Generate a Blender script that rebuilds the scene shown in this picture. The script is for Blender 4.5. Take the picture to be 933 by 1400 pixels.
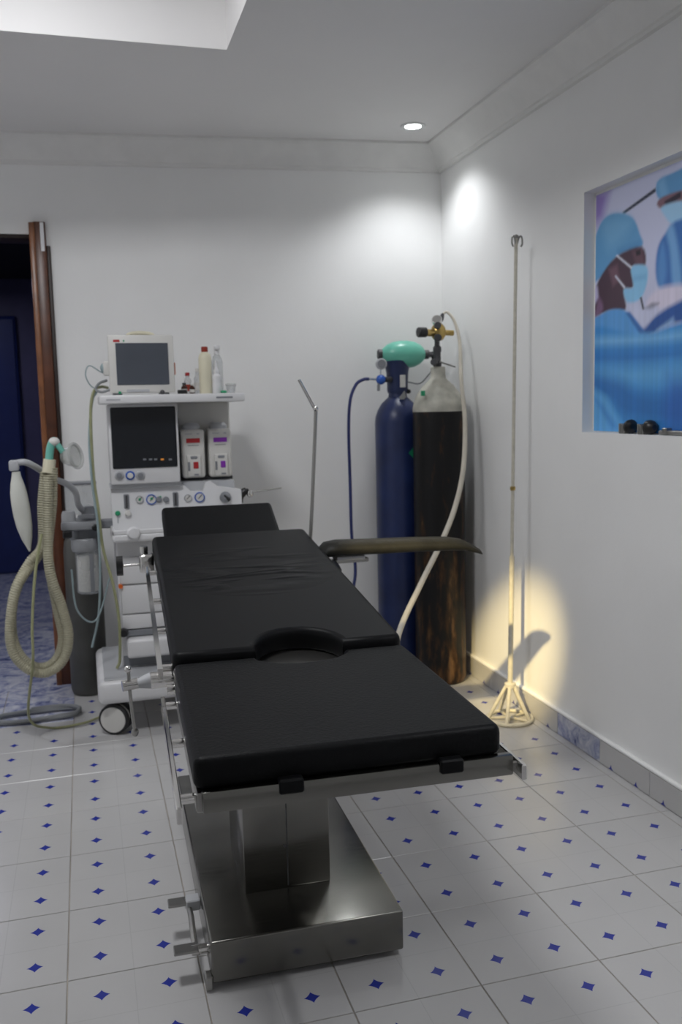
import bpy, bmesh, math, random
import numpy as np
from mathutils import Vector, Matrix, Quaternion
random.seed(7)
for o in list(bpy.data.objects): bpy.data.objects.remove(o)
S = bpy.context.scene
COL = S.collection

# ------------------------------------------------------------------ camera
CAMH = 1.45
_f = 1230.0; _P = (466.5, 700.0)
d1 = Vector((112-_P[0], 560-_P[1], _f)).normalized()
d2 = Vector((4850-_P[0], 452-_P[1], _f)); d2 = (d2 - d1*d1.dot(d2)).normalized()
d3 = -d1.cross(d2)
if d3.y > 0: d3 = -d3
def c2w(v): return Vector((d2.dot(v), d1.dot(v), d3.dot(v)))
cam_d = bpy.data.cameras.new('camera'); cam = bpy.data.objects.new('camera', cam_d); COL.objects.link(cam)
r_, u_, b_ = c2w(Vector((1,0,0))), c2w(Vector((0,-1,0))), c2w(Vector((0,0,-1)))
cam.matrix_world = Matrix(((r_.x,u_.x,b_.x,0),(r_.y,u_.y,b_.y,0),(r_.z,u_.z,b_.z,CAMH),(0,0,0,1)))
cam_d.sensor_fit = 'VERTICAL'; cam_d.sensor_height = 36; cam_d.sensor_width = 24
cam_d.lens = _f/1400*36; cam_d.clip_start = .05
cam_d.dof.use_dof = True; cam_d.dof.focus_distance = 2.0; cam_d.dof.aperture_fstop = 5.0
S.camera = cam
CAM = Vector((0,0,CAMH))
def ray(x, y): return c2w(Vector((x-_P[0], y-_P[1], _f)))
def PY(x, y, Y): r = ray(x,y); return CAM + r*(Y/r.y)      # picture ray met with the plane at depth Y
def PX(x, y, X): r = ray(x,y); return CAM + r*(X/r.x)
def PZ(x, y, z): r = ray(x,y); return CAM + r*((z-CAMH)/r.z)

# ------------------------------------------------------------------ world, view, lights
w = bpy.data.worlds.new('world'); S.world = w; w.use_nodes = True
w.node_tree.nodes['Background'].inputs[0].default_value = (.5,.55,.65,1)
w.node_tree.nodes['Background'].inputs[1].default_value = 0.02
S.view_settings.view_transform = 'Standard'; S.view_settings.look = 'None'
S.view_settings.gamma = 1; S.view_settings.use_curve_mapping = False
S.view_settings.exposure = 0.0
CEIL = 2.80
def area(name, loc, sx, sy, power, col, rot=(0,0,0), spread=180):
    l = bpy.data.lights.new(name, 'AREA'); l.shape = 'RECTANGLE'; l.size = sx; l.size_y = sy; l.energy = power; l.color = col
    l.spread = math.radians(spread)
    o = bpy.data.objects.new(name, l); COL.objects.link(o); o.location = loc; o.rotation_euler = rot; return o
def spot(name, loc, target, power, col, size, blend, rad):
    l = bpy.data.lights.new(name, 'SPOT'); l.energy = power; l.color = col; l.spot_size = math.radians(size); l.spot_blend = blend; l.shadow_soft_size = rad
    o = bpy.data.objects.new(name, l); COL.objects.link(o); o.location = loc
    o.rotation_euler = (Vector(target)-Vector(loc)).to_track_quat('-Z','Y').to_euler(); return o
area('tray_lamp_light', (-.32, 2.45, 3.215), .5, .5, 32, (.975,.98,1.0))
spot('downlight_light', (1.644,4.34,2.785), (1.66,4.34,0), 25, (.96,.98,1.0), 124, .7, .055)
spot('added_fill_front', (1.644,.9,2.785), (1.66,.9,0), 62, (.96,.97,1.0), 128, 1.0, .04)  # unseen lamp added to brighten the right wall and poster
spot('added_fill_left', (-1.55,4.3,2.785), (-1.55,4.3,0), 62, (.96,.97,1.0), 128, 1.0, .04)  # unseen lamp added to lift the ambient light on walls and ceiling
spot('surgical_light', (-.42,1.30,2.44), (1.93,3.83,.20), 1000, (1.0,.78,.37), 12, .9, .03)
area('corridor_light', (-1.2,7.2,2.5), .5, .5, 9, (.8,.82,1.0))

# ------------------------------------------------------------------ materials
def mat(name, col, rough=.5, metal=0, var=.06, scale=8, bump=0, bscale=60, emit=None, alpha=None, trans=0, spec=.5, coat=0):
    m = bpy.data.materials.new(name); m.use_nodes = True
    nt = m.node_tree; n = nt.nodes; L = nt.links; p = n['Principled BSDF']
    p.inputs['Roughness'].default_value = rough; p.inputs['Metallic'].default_value = metal
    p.inputs['Specular IOR Level'].default_value = spec
    tc = n.new('ShaderNodeTexCoord')
    nz = n.new('ShaderNodeTexNoise'); nz.inputs['Scale'].default_value = scale; nz.inputs['Detail'].default_value = 5
    L.new(tc.outputs['Object'], nz.inputs['Vector'])
    rp = n.new('ShaderNodeValToRGB'); c = Vector(col[:3])
    lo = c*(1-var); hi = c*(1+var)
    rp.color_ramp.elements[0].position = .3; rp.color_ramp.elements[1].position = .7
    rp.color_ramp.elements[0].color = (*lo,1); rp.color_ramp.elements[1].color = (min(1,hi.x),min(1,hi.y),min(1,hi.z),1)
    L.new(nz.outputs['Fac'], rp.inputs['Fac']); L.new(rp.outputs['Color'], p.inputs['Base Color'])
    if bump:
        n2 = n.new('ShaderNodeTexNoise'); n2.inputs['Scale'].default_value = bscale; n2.inputs['Detail'].default_value = 3
        L.new(tc.outputs['Object'], n2.inputs['Vector'])
        b = n.new('ShaderNodeBump'); b.inputs['Strength'].default_value = bump; b.inputs['Distance'].default_value = .01
        L.new(n2.outputs['Fac'], b.inputs['Height']); L.new(b.outputs['Normal'], p.inputs['Normal'])
    if emit: p.inputs['Emission Color'].default_value = (*emit[:3],1); p.inputs['Emission Strength'].default_value = emit[3]
    if alpha is not None: p.inputs['Alpha'].default_value = alpha
    if trans: p.inputs['Transmission Weight'].default_value = trans
    if coat: p.inputs['Coat Weight'].default_value = coat
    return m
def N(m): return m.node_tree.nodes, m.node_tree.links, m.node_tree.nodes['Principled BSDF']
def mathn(n, L, op, a, b=None, clamp=False):
    x = n.new('ShaderNodeMath'); x.operation = op; x.use_clamp = clamp
    for i, v in enumerate((a, b)):
        if v is None: continue
        if isinstance(v, (int, float)): x.inputs[i].default_value = v
        else: L.new(v, x.inputs[i])
    return x.outputs[0]
M = {}
M['wall'] = mat('wall_paint', (.86,.86,.855), .55, var=.03, scale=1.6, bump=.06, bscale=35)
M['ceil'] = mat('ceiling_paint', (.80,.79,.785), .6, var=.03, scale=1.2)
M['cornice'] = mat('cornice_plaster', (.78,.775,.76), .6, var=.03, scale=9, bump=.2, bscale=30)
M['grout'] = mat('grout', (.34,.31,.27), .8, var=.25, scale=6)
M['white'] = mat('white_plastic', (.72,.72,.73), .35, var=.02)
M['offwhite'] = mat('offwhite_plastic', (.66,.65,.62), .4, var=.02)
M['cream'] = mat('cream_plastic', (.72,.68,.52), .4, var=.05)
M['lgrey'] = mat('light_grey_plastic', (.45,.46,.48), .4, var=.03)
M['grey'] = mat('grey_plastic', (.22,.23,.25), .4, var=.04)
M['midgrey'] = mat('mid_grey_plastic', (.30,.31,.33), .4, var=.05)
M['dgrey'] = mat('dark_grey_plastic', (.06,.06,.065), .45, var=.08)
M['black'] = mat('black_plastic', (.012,.012,.013), .35, var=.1)
M['rubber'] = mat('black_rubber', (.02,.02,.022), .6, var=.1)
M['screen'] = mat('dark_screen', (.012,.014,.018), .15, var=.05, spec=.35)
M['mscreen'] = mat('grey_screen', (.075,.085,.105), .25, var=.05)
M['steel'] = mat('brushed_steel', (.36,.355,.34), .30, 1, var=.10, scale=5)
M['chrome'] = mat('chrome', (.72,.71,.69), .12, 1, var=.04)
M['brass'] = mat('brass', (.50,.36,.13), .3, 1, var=.15, scale=40)
M['wood'] = mat('red_brown_wood', (.10,.032,.014), .32, var=.4, scale=7)
M['woodlight'] = mat('worn_brown_wood', (.22,.085,.035), .3, var=.35, scale=9)
M['wooddark'] = mat('dark_wood', (.022,.010,.007), .45, var=.3, scale=9)
M['bluewall'] = mat('blue_wall_paint', (.075,.07,.16), .5, var=.08)
M['bluedoor'] = mat('blue_door_paint', (.008,.022,.14), .4, var=.1)
M['darkceil'] = mat('unlit_ceiling_black', (.006,.006,.007), .8, var=.1)  # corridor ceiling: its darkness is put into the colour
M['blueflat'] = mat('blue_knob', (.02,.10,.45), .35, var=.1)
M['green'] = mat('green_plastic', (.02,.30,.14), .4, var=.1)
M['teal'] = mat('teal_plastic', (.16,.48,.40), .4, var=.08)
M['red'] = mat('red_label', (.42,.02,.025), .45, var=.05)
M['purple'] = mat('purple_label', (.24,.03,.42), .45, var=.05)
M['orange'] = mat('orange_plastic', (.70,.14,.02), .4, var=.05)
M['redcap'] = mat('red_cap', (.30,.035,.02), .4, var=.08)
M['paper'] = mat('paper_label', (.62,.62,.60), .6, var=.08, scale=60)
M['hose'] = mat('cream_hose', (.40,.38,.275), .45, var=.08, scale=20)
M['ghose'] = mat('olive_hose', (.30,.31,.17), .4, var=.1, scale=20)
M['ahose'] = mat('pale_blue_grey_tube', (.28,.36,.38), .35, var=.1)
M['whose'] = mat('ivory_hose', (.62,.58,.49), .4, var=.08, scale=15)
M['bhose'] = mat('navy_hose', (.018,.026,.12), .4, var=.1, scale=15)
M['cable'] = mat('grey_cable', (.22,.23,.24), .45, var=.1)
M['bagm'] = mat('pale_bag_rubber', (.62,.63,.58), .45, var=.05)
M['blotch'] = mat('dark_glass', (.05,.015,.008), .2, var=.1)
M['ivpaint'] = mat('chipped_cream_paint', (.58,.55,.46), .4, var=.10, scale=45)
M['armpad'] = mat('worn_olive_black_leather', (.011,.0112,.010), .5, spec=.22, var=.25, scale=18, bump=.15, bscale=90)
M['lampglow'] = mat('lamp_lens', (.9,.9,.9), .4, emit=(.95,1,.97,14))
M['ring'] = mat('lamp_ring', (.75,.76,.76), .4)
M['bluesteel'] = mat('blue_cylinder_paint', (.013,.025,.095), .38, var=.3, scale=6, bump=.05)
M['shoulder'] = mat('dirty_white_paint', (.46,.45,.39), .5, var=.28, scale=14, bump=.08)
M['clear'] = mat('clear_plastic', (.55,.58,.60), .15, alpha=.38)
M['mask'] = mat('clear_mask_vinyl', (.50,.52,.50), .15, alpha=.4)
M['soda'] = mat('soda_lime_granules', (.62,.60,.56), .8, var=.15, scale=120)
M['bagteal'] = mat('green_silicone', (.15,.52,.40), .32, var=.06)
M['tape'] = mat('white_tape', (.80,.80,.82), .6)

# vinyl of the mattress, with creases on the long cushion
M['vinyl'] = mat('black_vinyl', (.0068,.0072,.008), .44, spec=.10, var=.12, scale=3, bump=.12, bscale=160)
def crease_vinyl():
    m = mat('creased_black_vinyl', (.0068,.0072,.008), .44, spec=.10, var=.12, scale=3); n, L, p = N(m)
    tc = n.new('ShaderNodeTexCoord'); mp = n.new('ShaderNodeMapping'); L.new(tc.outputs['Object'], mp.inputs['Vector'])
    mp.inputs['Rotation'].default_value = (0,0,.10); mp.inputs['Scale'].default_value = (1.3,5.0,1)
    nz = n.new('ShaderNodeTexNoise'); nz.inputs['Scale'].default_value = 1.7; nz.inputs['Detail'].default_value = 1.5; nz.inputs['Distortion'].default_value = .5
    L.new(mp.outputs['Vector'], nz.inputs['Vector'])
    rg = mathn(n, L, 'ABSOLUTE', mathn(n, L, 'SUBTRACT', nz.outputs['Fac'], .5))
    rg = mathn(n, L, 'SUBTRACT', 1.0, mathn(n, L, 'MULTIPLY', rg, 9.0), True)     # thin ridges
    sp = n.new('ShaderNodeSeparateXYZ'); L.new(tc.outputs['Object'], sp.inputs[0])
    dy = mathn(n, L, 'MULTIPLY', mathn(n, L, 'SUBTRACT', sp.outputs[1], .17), 3.4)
    dx = mathn(n, L, 'MULTIPLY', mathn(n, L, 'SUBTRACT', sp.outputs[0], .0), 3.6)
    rr = mathn(n, L, 'ADD', mathn(n, L, 'MULTIPLY', dx, dx), mathn(n, L, 'MULTIPLY', dy, dy))
    mk = mathn(n, L, 'SUBTRACT', 1.0, rr, True)
    h = mathn(n, L, 'MULTIPLY', rg, mk)
    b = n.new('ShaderNodeBump'); b.inputs['Strength'].default_value = .9; b.inputs['Distance'].default_value = .012
    L.new(h, b.inputs['Height']); L.new(b.outputs['Normal'], p.inputs['Normal']); return m
M['creased'] = crease_vinyl()

def tile_mat(name, base):
    """pale tile printed with four blue four-pointed stars and a faint cross line (local tile coordinates)"""
    m = mat(name, base, .22, var=.03, scale=3); n, L, p = N(m)
    src = p.inputs['Base Color'].links[0].from_socket
    tc = n.new('ShaderNodeTexCoord'); sp = n.new('ShaderNodeSeparateXYZ'); L.new(tc.outputs['Object'], sp.inputs[0])
    def fold(o, c): return mathn(n, L, 'ABSOLUTE', mathn(n, L, 'SUBTRACT', mathn(n, L, 'ABSOLUTE', o), c))
    ax = fold(sp.outputs[0], .0831); ay = fold(sp.outputs[1], .0845)
    k = .76
    s = mathn(n, L, 'ADD', mathn(n, L, 'POWER', ax, k), mathn(n, L, 'POWER', ay, k))
    star = mathn(n, L, 'LESS_THAN', s, .0215**k)
    mx = n.new('ShaderNodeMix'); mx.data_type = 'RGBA'; L.new(star, mx.inputs[0]); L.new(src, mx.inputs[6]); mx.inputs[7].default_value = (.022,.036,.30,1)
    ln = mathn(n, L, 'MINIMUM', mathn(n, L, 'ABSOLUTE', sp.outputs[0]), mathn(n, L, 'ABSOLUTE', sp.outputs[1]))
    lm = mathn(n, L, 'MULTIPLY', mathn(n, L, 'LESS_THAN', ln, .0012), .16)
    m2 = n.new('ShaderNodeMix'); m2.data_type = 'RGBA'; L.new(lm, m2.inputs[0]); L.new(mx.outputs[2], m2.inputs[6]); m2.inputs[7].default_value = (.2,.19,.19,1)
    # worn chips where the glaze has come off
    gp = n.new('ShaderNodeNewGeometry'); v = n.new('ShaderNodeTexVoronoi'); v.inputs['Scale'].default_value = 1.9; L.new(gp.outputs['Position'], v.inputs['Vector'])
    nz = n.new('ShaderNodeTexNoise'); nz.inputs['Scale'].default_value = 40; L.new(gp.outputs['Position'], nz.inputs['Vector'])
    ch = mathn(n, L, 'LESS_THAN', mathn(n, L, 'ADD', v.outputs['Distance'], mathn(n, L, 'MULTIPLY', nz.outputs['Fac'], .05)), .062)
    m3 = n.new('ShaderNodeMix'); m3.data_type = 'RGBA'; L.new(mathn(n, L, 'MULTIPLY', ch, .55), m3.inputs[0]); L.new(m2.outputs[2], m3.inputs[6]); m3.inputs[7].default_value = (.52,.44,.33,1)
    L.new(m3.outputs[2], p.inputs['Base Color']); return m
M['tile'] = tile_mat('star_tile', (.50,.495,.495))
def marble():
    m = mat('blue_mottled_tile', (.5,.5,.6), .25); n, L, p = N(m)
    tc = n.new('ShaderNodeNewGeometry'); nz = n.new('ShaderNodeTexNoise'); nz.inputs['Scale'].default_value = 11; nz.inputs['Detail'].default_value = 8; nz.inputs['Roughness'].default_value = .7; nz.inputs['Distortion'].default_value = 1.2
    L.new(tc.outputs['Position'], nz.inputs['Vector']); rp = n.new('ShaderNodeValToRGB'); L.new(nz.outputs['Fac'], rp.inputs[0])
    e = rp.color_ramp.elements; e[0].position = .34; e[0].color = (.05,.065,.20,1); e[1].position = .62; e[1].color = (.62,.63,.70,1)
    x = e.new(.44); x.color = (.30,.33,.50,1)
    L.new(rp.outputs[0], p.inputs['Base Color']); return m
M['marble'] = marble()
def rusty_black():
    m = mat('scratched_black_paint', (.010,.010,.011), .42, spec=.25); n, L, p = N(m)
    tc = n.new('ShaderNodeTexCoord'); mp = n.new('ShaderNodeMapping'); mp.inputs['Scale'].default_value = (16,16,3.2); L.new(tc.outputs['Object'], mp.inputs['Vector'])
    nz = n.new('ShaderNodeTexNoise'); nz.inputs['Scale'].default_value = 1.6; nz.inputs['Detail'].default_value = 7; nz.inputs['Roughness'].default_value = .65; L.new(mp.outputs[0], nz.inputs['Vector'])
    sp = n.new('ShaderNodeSeparateXYZ'); L.new(tc.outputs['Object'], sp.inputs[0])
    low = mathn(n, L, 'MULTIPLY', mathn(n, L, 'SUBTRACT', .95, sp.outputs[2]), .16, True)
    rp = n.new('ShaderNodeValToRGB'); L.new(mathn(n, L, 'ADD', nz.outputs['Fac'], low), rp.inputs[0])
    e = rp.color_ramp.elements; e[0].position = .56; e[0].color = (.010,.010,.011,1); e[1].position = .80; e[1].color = (.20,.11,.05,1)
    x = e.new(.66); x.color = (.055,.028,.013,1)
    L.new(rp.outputs[0], p.inputs['Base Color']); return m
M['rustblack'] = rusty_black()
def brushed():
    m = mat('worn_brushed_steel', (.20,.197,.182), .30, 1, var=.14, scale=4); n, L, p = N(m)
    tc = n.new('ShaderNodeTexCoord'); mp = n.new('ShaderNodeMapping'); mp.inputs['Scale'].default_value = (3,90,90); L.new(tc.outputs['Object'], mp.inputs['Vector'])
    nz = n.new('ShaderNodeTexNoise'); nz.inputs['Scale'].default_value = 5; nz.inputs['Detail'].default_value = 4; L.new(mp.outputs[0], nz.inputs['Vector'])
    r = mathn(n, L, 'ADD', mathn(n, L, 'MULTIPLY', nz.outputs['Fac'], .20), .12); L.new(r, p.inputs['Roughness']); return m
M['brushed'] = brushed()

# ------------------------------------------------------------------ mesh helpers
def wloc(o):
    v = Vector((0,0,0))
    while o: v += o.location; o = o.parent
    return v
def spline(pts, k=8, closed=False):
    P = [Vector(p) for p in pts]; out = []; n = len(P)
    rng = range(n) if closed else range(n-1)
    for i in rng:
        if closed: a,b,c,d = P[i-1],P[i],P[(i+1)%n],P[(i+2)%n]
        else: a = P[i-1] if i else P[0]*2-P[1]; b = P[i]; c = P[i+1]; d = P[i+2] if i+2<n else P[-1]*2-P[-2]
        for j in range(k):
            t = j/k; out.append(.5*((2*b)+(c-a)*t+(2*a-5*b+4*c-d)*t*t+(3*b-a-3*c+d)*t**3))
    if not closed: out.append(P[-1])
    return out
class B:
    def __init__(s): s.bm = bmesh.new()
    def _add(s, verts, faces):
        vs = [s.bm.verts.new(v) for v in verts]
        for f in faces:
            try: s.bm.faces.new([vs[i] for i in f])
            except ValueError: pass
        return vs
    def box(s, x0,x1,y0,y1,z0,z1, bev=0, seg=2, T=None):
        t = bmesh.new(); bmesh.ops.create_cube(t, size=1)
        for v in t.verts: v.co = Vector(((x0+x1)/2+v.co.x*(x1-x0), (y0+y1)/2+v.co.y*(y1-y0), (z0+z1)/2+v.co.z*(z1-z0)))
        if bev: bmesh.ops.bevel(t, geom=list(t.edges), offset=min(bev,.49*min(abs(x1-x0),abs(y1-y0),abs(z1-z0))), segments=seg, affect='EDGES', profile=.5)
        s._merge(t, T); return s
    def _merge(s, t, T=None):
        t.verts.ensure_lookup_table(); idx = {v:i for i,v in enumerate(t.verts)}
        s._add([ (T(v.co) if callable(T) else (T@v.co if T else v.co)) for v in t.verts], [[idx[v] for v in f.verts] for f in t.faces]); t.free()
    def tube(s, pts, r, n=10, closed=False, caps=True, rf=None, flat=1.0):
        P = [Vector(p) for p in pts]; m = len(P); rings = []
        up = None
        for i in range(m):
            if closed: tg = (P[(i+1)%m]-P[i-1]).normalized()
            else: tg = (P[min(i+1,m-1)]-P[max(i-1,0)]).normalized()
            if up is None:
                a = Vector((0,0,1)) if abs(tg.z) < .9 else Vector((1,0,0)); up = (a-tg*a.dot(tg)).normalized()
            else: up = (up-tg*up.dot(tg)).normalized()
            sd = tg.cross(up); rr = rf(i/(m-1)) if rf else (r[i] if isinstance(r,(list,tuple)) else r)
            rings.append([P[i]+(up*math.cos(2*math.pi*j/n)*flat+sd*math.sin(2*math.pi*j/n))*rr for j in range(n)])
        V = [v for q in rings for v in q]; F = []
        for i in range(m if closed else m-1):
            k = (i+1)%m
            for j in range(n): F.append((i*n+j, i*n+(j+1)%n, k*n+(j+1)%n, k*n+j))
        if caps and not closed: F.append(tuple(range(n-1,-1,-1))); F.append(tuple((m-1)*n+j for j in range(n)))
        s._add(V, F); return s
    def cyl(s, p0, p1, r, r1=None, n=20): return s.tube([p0,p1], [r, r if r1 is None else r1], n)
    def lathe(s, o, prof, axis=(0,0,1), n=28):
        """prof: list of (radius, height along axis)"""
        ax = Vector(axis).normalized(); a = Vector((1,0,0)) if abs(ax.x) < .9 else Vector((0,1,0))
        u = (a-ax*a.dot(ax)).normalized(); v = ax.cross(u); o = Vector(o); V = []; F = []; m = len(prof)
        for r,h in prof:
            for j in range(n): V.append(o+ax*h+(u*math.cos(2*math.pi*j/n)+v*math.sin(2*math.pi*j/n))*max(r,1e-5))
        for i in range(m-1):
            for j in range(n): F.append((i*n+j, i*n+(j+1)%n, (i+1)*n+(j+1)%n, (i+1)*n+j))
        F.append(tuple(range(n-1,-1,-1))); F.append(tuple((m-1)*n+j for j in range(n)))
        s._add(V, F); return s
    def ball(s, c, rx, ry, rz, n=20, T=None):
        t = bmesh.new(); bmesh.ops.create_uvsphere(t, u_segments=n, v_segments=max(8,n//2), radius=1)
        for v in t.verts: v.co = Vector((c[0]+v.co.x*rx, c[1]+v.co.y*ry, c[2]+v.co.z*rz))
        s._merge(t, T); return s
    def prism(s, poly, f0, f1):
        """poly: 2D list; f0/f1 map a 2D point to the two end positions"""
        n = len(poly); V = [f0(p) for p in poly]+[f1(p) for p in poly]
        F = [tuple(range(n-1,-1,-1)), tuple(range(n,2*n))]+[(i,(i+1)%n,n+(i+1)%n,n+i) for i in range(n)]
        s._add(V, F); return s
    def build(s, name, m, parent=None, smooth=35):
        off = wloc(parent) if parent else Vector((0,0,0))
        bmesh.ops.recalc_face_normals(s.bm, faces=list(s.bm.faces))
        for v in s.bm.verts: v.co -= off
        me = bpy.data.meshes.new(name)
        for f in s.bm.faces: f.smooth = True
        s.bm.to_mesh(me); s.bm.free()
        me.set_sharp_from_angle(angle=math.radians(smooth))
        me.materials.append(M[m] if isinstance(m,str) else m)
        o = bpy.data.objects.new(name, me); COL.objects.link(o)
        if parent: o.parent = parent
        return o
def thing(name, label, cat, loc, group=None):
    o = bpy.data.objects.new(name, None); COL.objects.link(o); o.location = loc; o.empty_display_size = .05
    o['label'] = label; o['category'] = cat
    if group: o['group'] = group
    return o
def single(b, name, m, label, cat, loc=None, group=None):
    """a thing that is one mesh; origin moved to its base"""
    e = bpy.data.objects.new('t', None)
    if loc is None:
        c = [v.co for v in b.bm.verts]; loc = Vector((sum(v.x for v in c)/len(c), sum(v.y for v in c)/len(c), min(v.z for v in c)))
    loc = Vector(loc)
    for v in b.bm.verts: v.co -= loc
    o = b.build(name, m); o.location = loc; bpy.data.objects.remove(e)
    o['label'] = label; o['category'] = cat
    if group: o['group'] = group
    return o
def struct(o): o['kind'] = 'structure'; return o

# ------------------------------------------------------------------ room shell
RX = 1.93; LX = -2.0; FY = -1.4
def backY(x): return 4.68 + .11*(RX-x)
TH = .12
DX0, DX1, DH = -1.12, -.183, 2.335      # doorway
# floor slab + tiles
floor = struct(B().box(LX-.1, RX+.1, FY-.1, 5.2, -.08, -.0025).build('floor', 'grout'))
TX, TY = .3323, .338; GX0, GY0 = -.115, 2.26; g = .0016
tile_cache = {}
def tile_mesh(hx0,hx1,hy0,hy1,m):
    key = (round(hx0,4),round(hx1,4),round(hy0,4),round(hy1,4),m)
    if key in tile_cache: return tile_cache[key]
    b = bmesh.new(); e = .0012
    z = (-.006, -.0012, 0)
    def ring(i, zz): return [b.verts.new((x,y,zz)) for x,y in ((hx0+i,hy0+i),(hx1-i,hy0+i),(hx1-i,hy1-i),(hx0+i,hy1-i))]
    r0,r1,r2 = ring(0,z[0]),ring(0,z[1]),ring(e,z[2])
    for a,c in ((r0,r1),(r1,r2)):
        for j in range(4): b.faces.new((a[j],a[(j+1)%4],c[(j+1)%4],c[j]))
    b.faces.new(r2); me = bpy.data.meshes.new('tile'); b.to_mesh(me); b.free(); me.materials.append(M[m]); tile_cache[key] = me; return me
for i in range(-6, 7):
    for j in range(-11, 9):
        x0 = GX0+i*TX; y0 = GY0+j*TY; cx, cy = x0+TX/2, y0+TY/2
        a0, a1 = max(x0+g, LX), min(x0+TX-g, RX-.002); b0 = max(y0+g, FY); b1 = min(y0+TY-g, backY(min(max(cx,LX),RX))+.06)
        if a1-a0 < .01 or b1-b0 < .01: continue
        mm = 'marble' if (x0 < GX0-.01 and y0 > 4.25) else 'tile'
        o = bpy.data.objects.new('tile', tile_mesh(a0-cx,a1-cx,b0-cy,b1-cy,mm)); COL.objects.link(o); o.location = (cx,cy,0); o.parent = floor

# walls (back wall runs a little askew)
def slab(x0,x1,z0,z1,m,name,parent=None,t=TH,off=0):
    b = B(); V = [(x0,backY(x0)+off,z0),(x1,backY(x1)+off,z0),(x1,backY(x1)+off+t,z0),(x0,backY(x0)+off+t,z0)]
    V += [(x,y,z1) for x,y,_ in V]
    b._add(V, [(0,1,2,3),(4,5,6,7),(0,1,5,4),(1,2,6,5),(2,3,7,6),(3,0,4,7)]); return b
b = B()
for x0,x1,z0,z1 in ((DX1,RX+.14,-.02,CEIL+.05),(LX-.1,DX0,-.02,CEIL+.05),(DX0,DX1,DH,CEIL+.05)):
    V = [(x0,backY(x0),z0),(x1,backY(x1),z0),(x1,backY(x1)+TH,z0),(x0,backY(x0)+TH,z0)]; V += [(x,y,z1) for x,y,_ in V]
    b._add(V, [(0,1,2,3),(4,5,6,7),(0,1,5,4),(1,2,6,5),(2,3,7,6),(3,0,4,7)])
struct(b.build('wall_back','wall'))
# right wall with the poster niche
NY1 = 3.225; NY0 = 1.95; NZ0 = 1.315; NZ1 = 2.245; ND = .05
b = B()
for y0,y1,z0,z1 in ((FY-.1,NY0,-.02,CEIL+.05),(NY1,4.80,-.02,CEIL+.05),(NY0,NY1,-.02,NZ0),(NY0,NY1,NZ1,CEIL+.05)): b.box(RX,RX+.14,y0,y1,z0,z1)
b.box(RX+ND,RX+.14,NY0,NY1,NZ0,NZ1)
struct(b.build('wall_right','wall'))
struct(B().box(LX-.12,LX,FY-.1,5.1,-.02,CEIL+.05).build('wall_left','wall'))
struct(B().box(LX-.1,RX+.14,FY-.12,FY,-.02,CEIL+.05).build('wall_front','wall'))
# ceiling with its raised tray
QX0,QX1,QY0,QY1,QH = -1.25,.606,1.0,3.59,.46
b = B(); zt = CEIL+.5
b.box(LX-.1,QX0,FY-.1,5.1,CEIL,zt); b.box(QX1,RX+.14,FY-.1,5.1,CEIL,zt)
b.box(QX0,QX1,FY-.1,QY0,CEIL,zt); b.box(QX0,QX1,QY1,5.1,CEIL,zt); b.box(QX0,QX1,QY0,QY1,CEIL+QH,zt+.05)
struct(b.build('ceiling','ceil'))
# lamp in the tray
t = thing('ceiling_panel_lamp','square white panel lamp up inside the ceiling tray','lamp',(-.32,2.45,CEIL+QH))
b = B()
for sx,sy,lx,ly in ((-1,0,.02,.56),(1,0,.02,.56),(0,-1,.56,.02),(0,1,.56,.02)): b.box(-.32+sx*.27-lx/2,-.32+sx*.27+lx/2,2.45+sy*.27-ly/2,2.45+sy*.27+ly/2,CEIL+QH-.04,CEIL+QH)
b.build('frame','ring',t); B().box(-.58,-.06,2.19,2.71,CEIL+QH-.035,CEIL+QH).build('diffuser',mat('panel_diffuser',(.9,.9,.9),.5,emit=(.93,.96,1,3)),t)

# cornices: coved profile (distance from wall, drop from ceiling)
prof = [(0,0),(.115,0),(.115,.012),(.105,.018),(.098,.020),(.085,.034),(.066,.052),(.046,.078),(.034,.100),(.030,.112),(.020,.116),(.018,.128),(0,.130)]
struct(B().prism(prof, lambda p:Vector((LX,backY(LX)-p[0],CEIL-p[1])), lambda p:Vector((RX-p[0]*.0+.0,backY(RX)-p[0],CEIL-p[1]))).build('trim_1','cornice',smooth=25))
struct(B().prism(prof, lambda p:Vector((RX-p[0],FY,CEIL-p[1])), lambda p:Vector((RX-p[0],backY(RX)-.0,CEIL-p[1]))).build('trim_2','cornice',smooth=25))
struct(B().prism(prof, lambda p:Vector((LX+p[0],FY,CEIL-p[1])), lambda p:Vector((LX+p[0],backY(LX),CEIL-p[1]))).build('trim_3','cornice',smooth=25))

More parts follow.
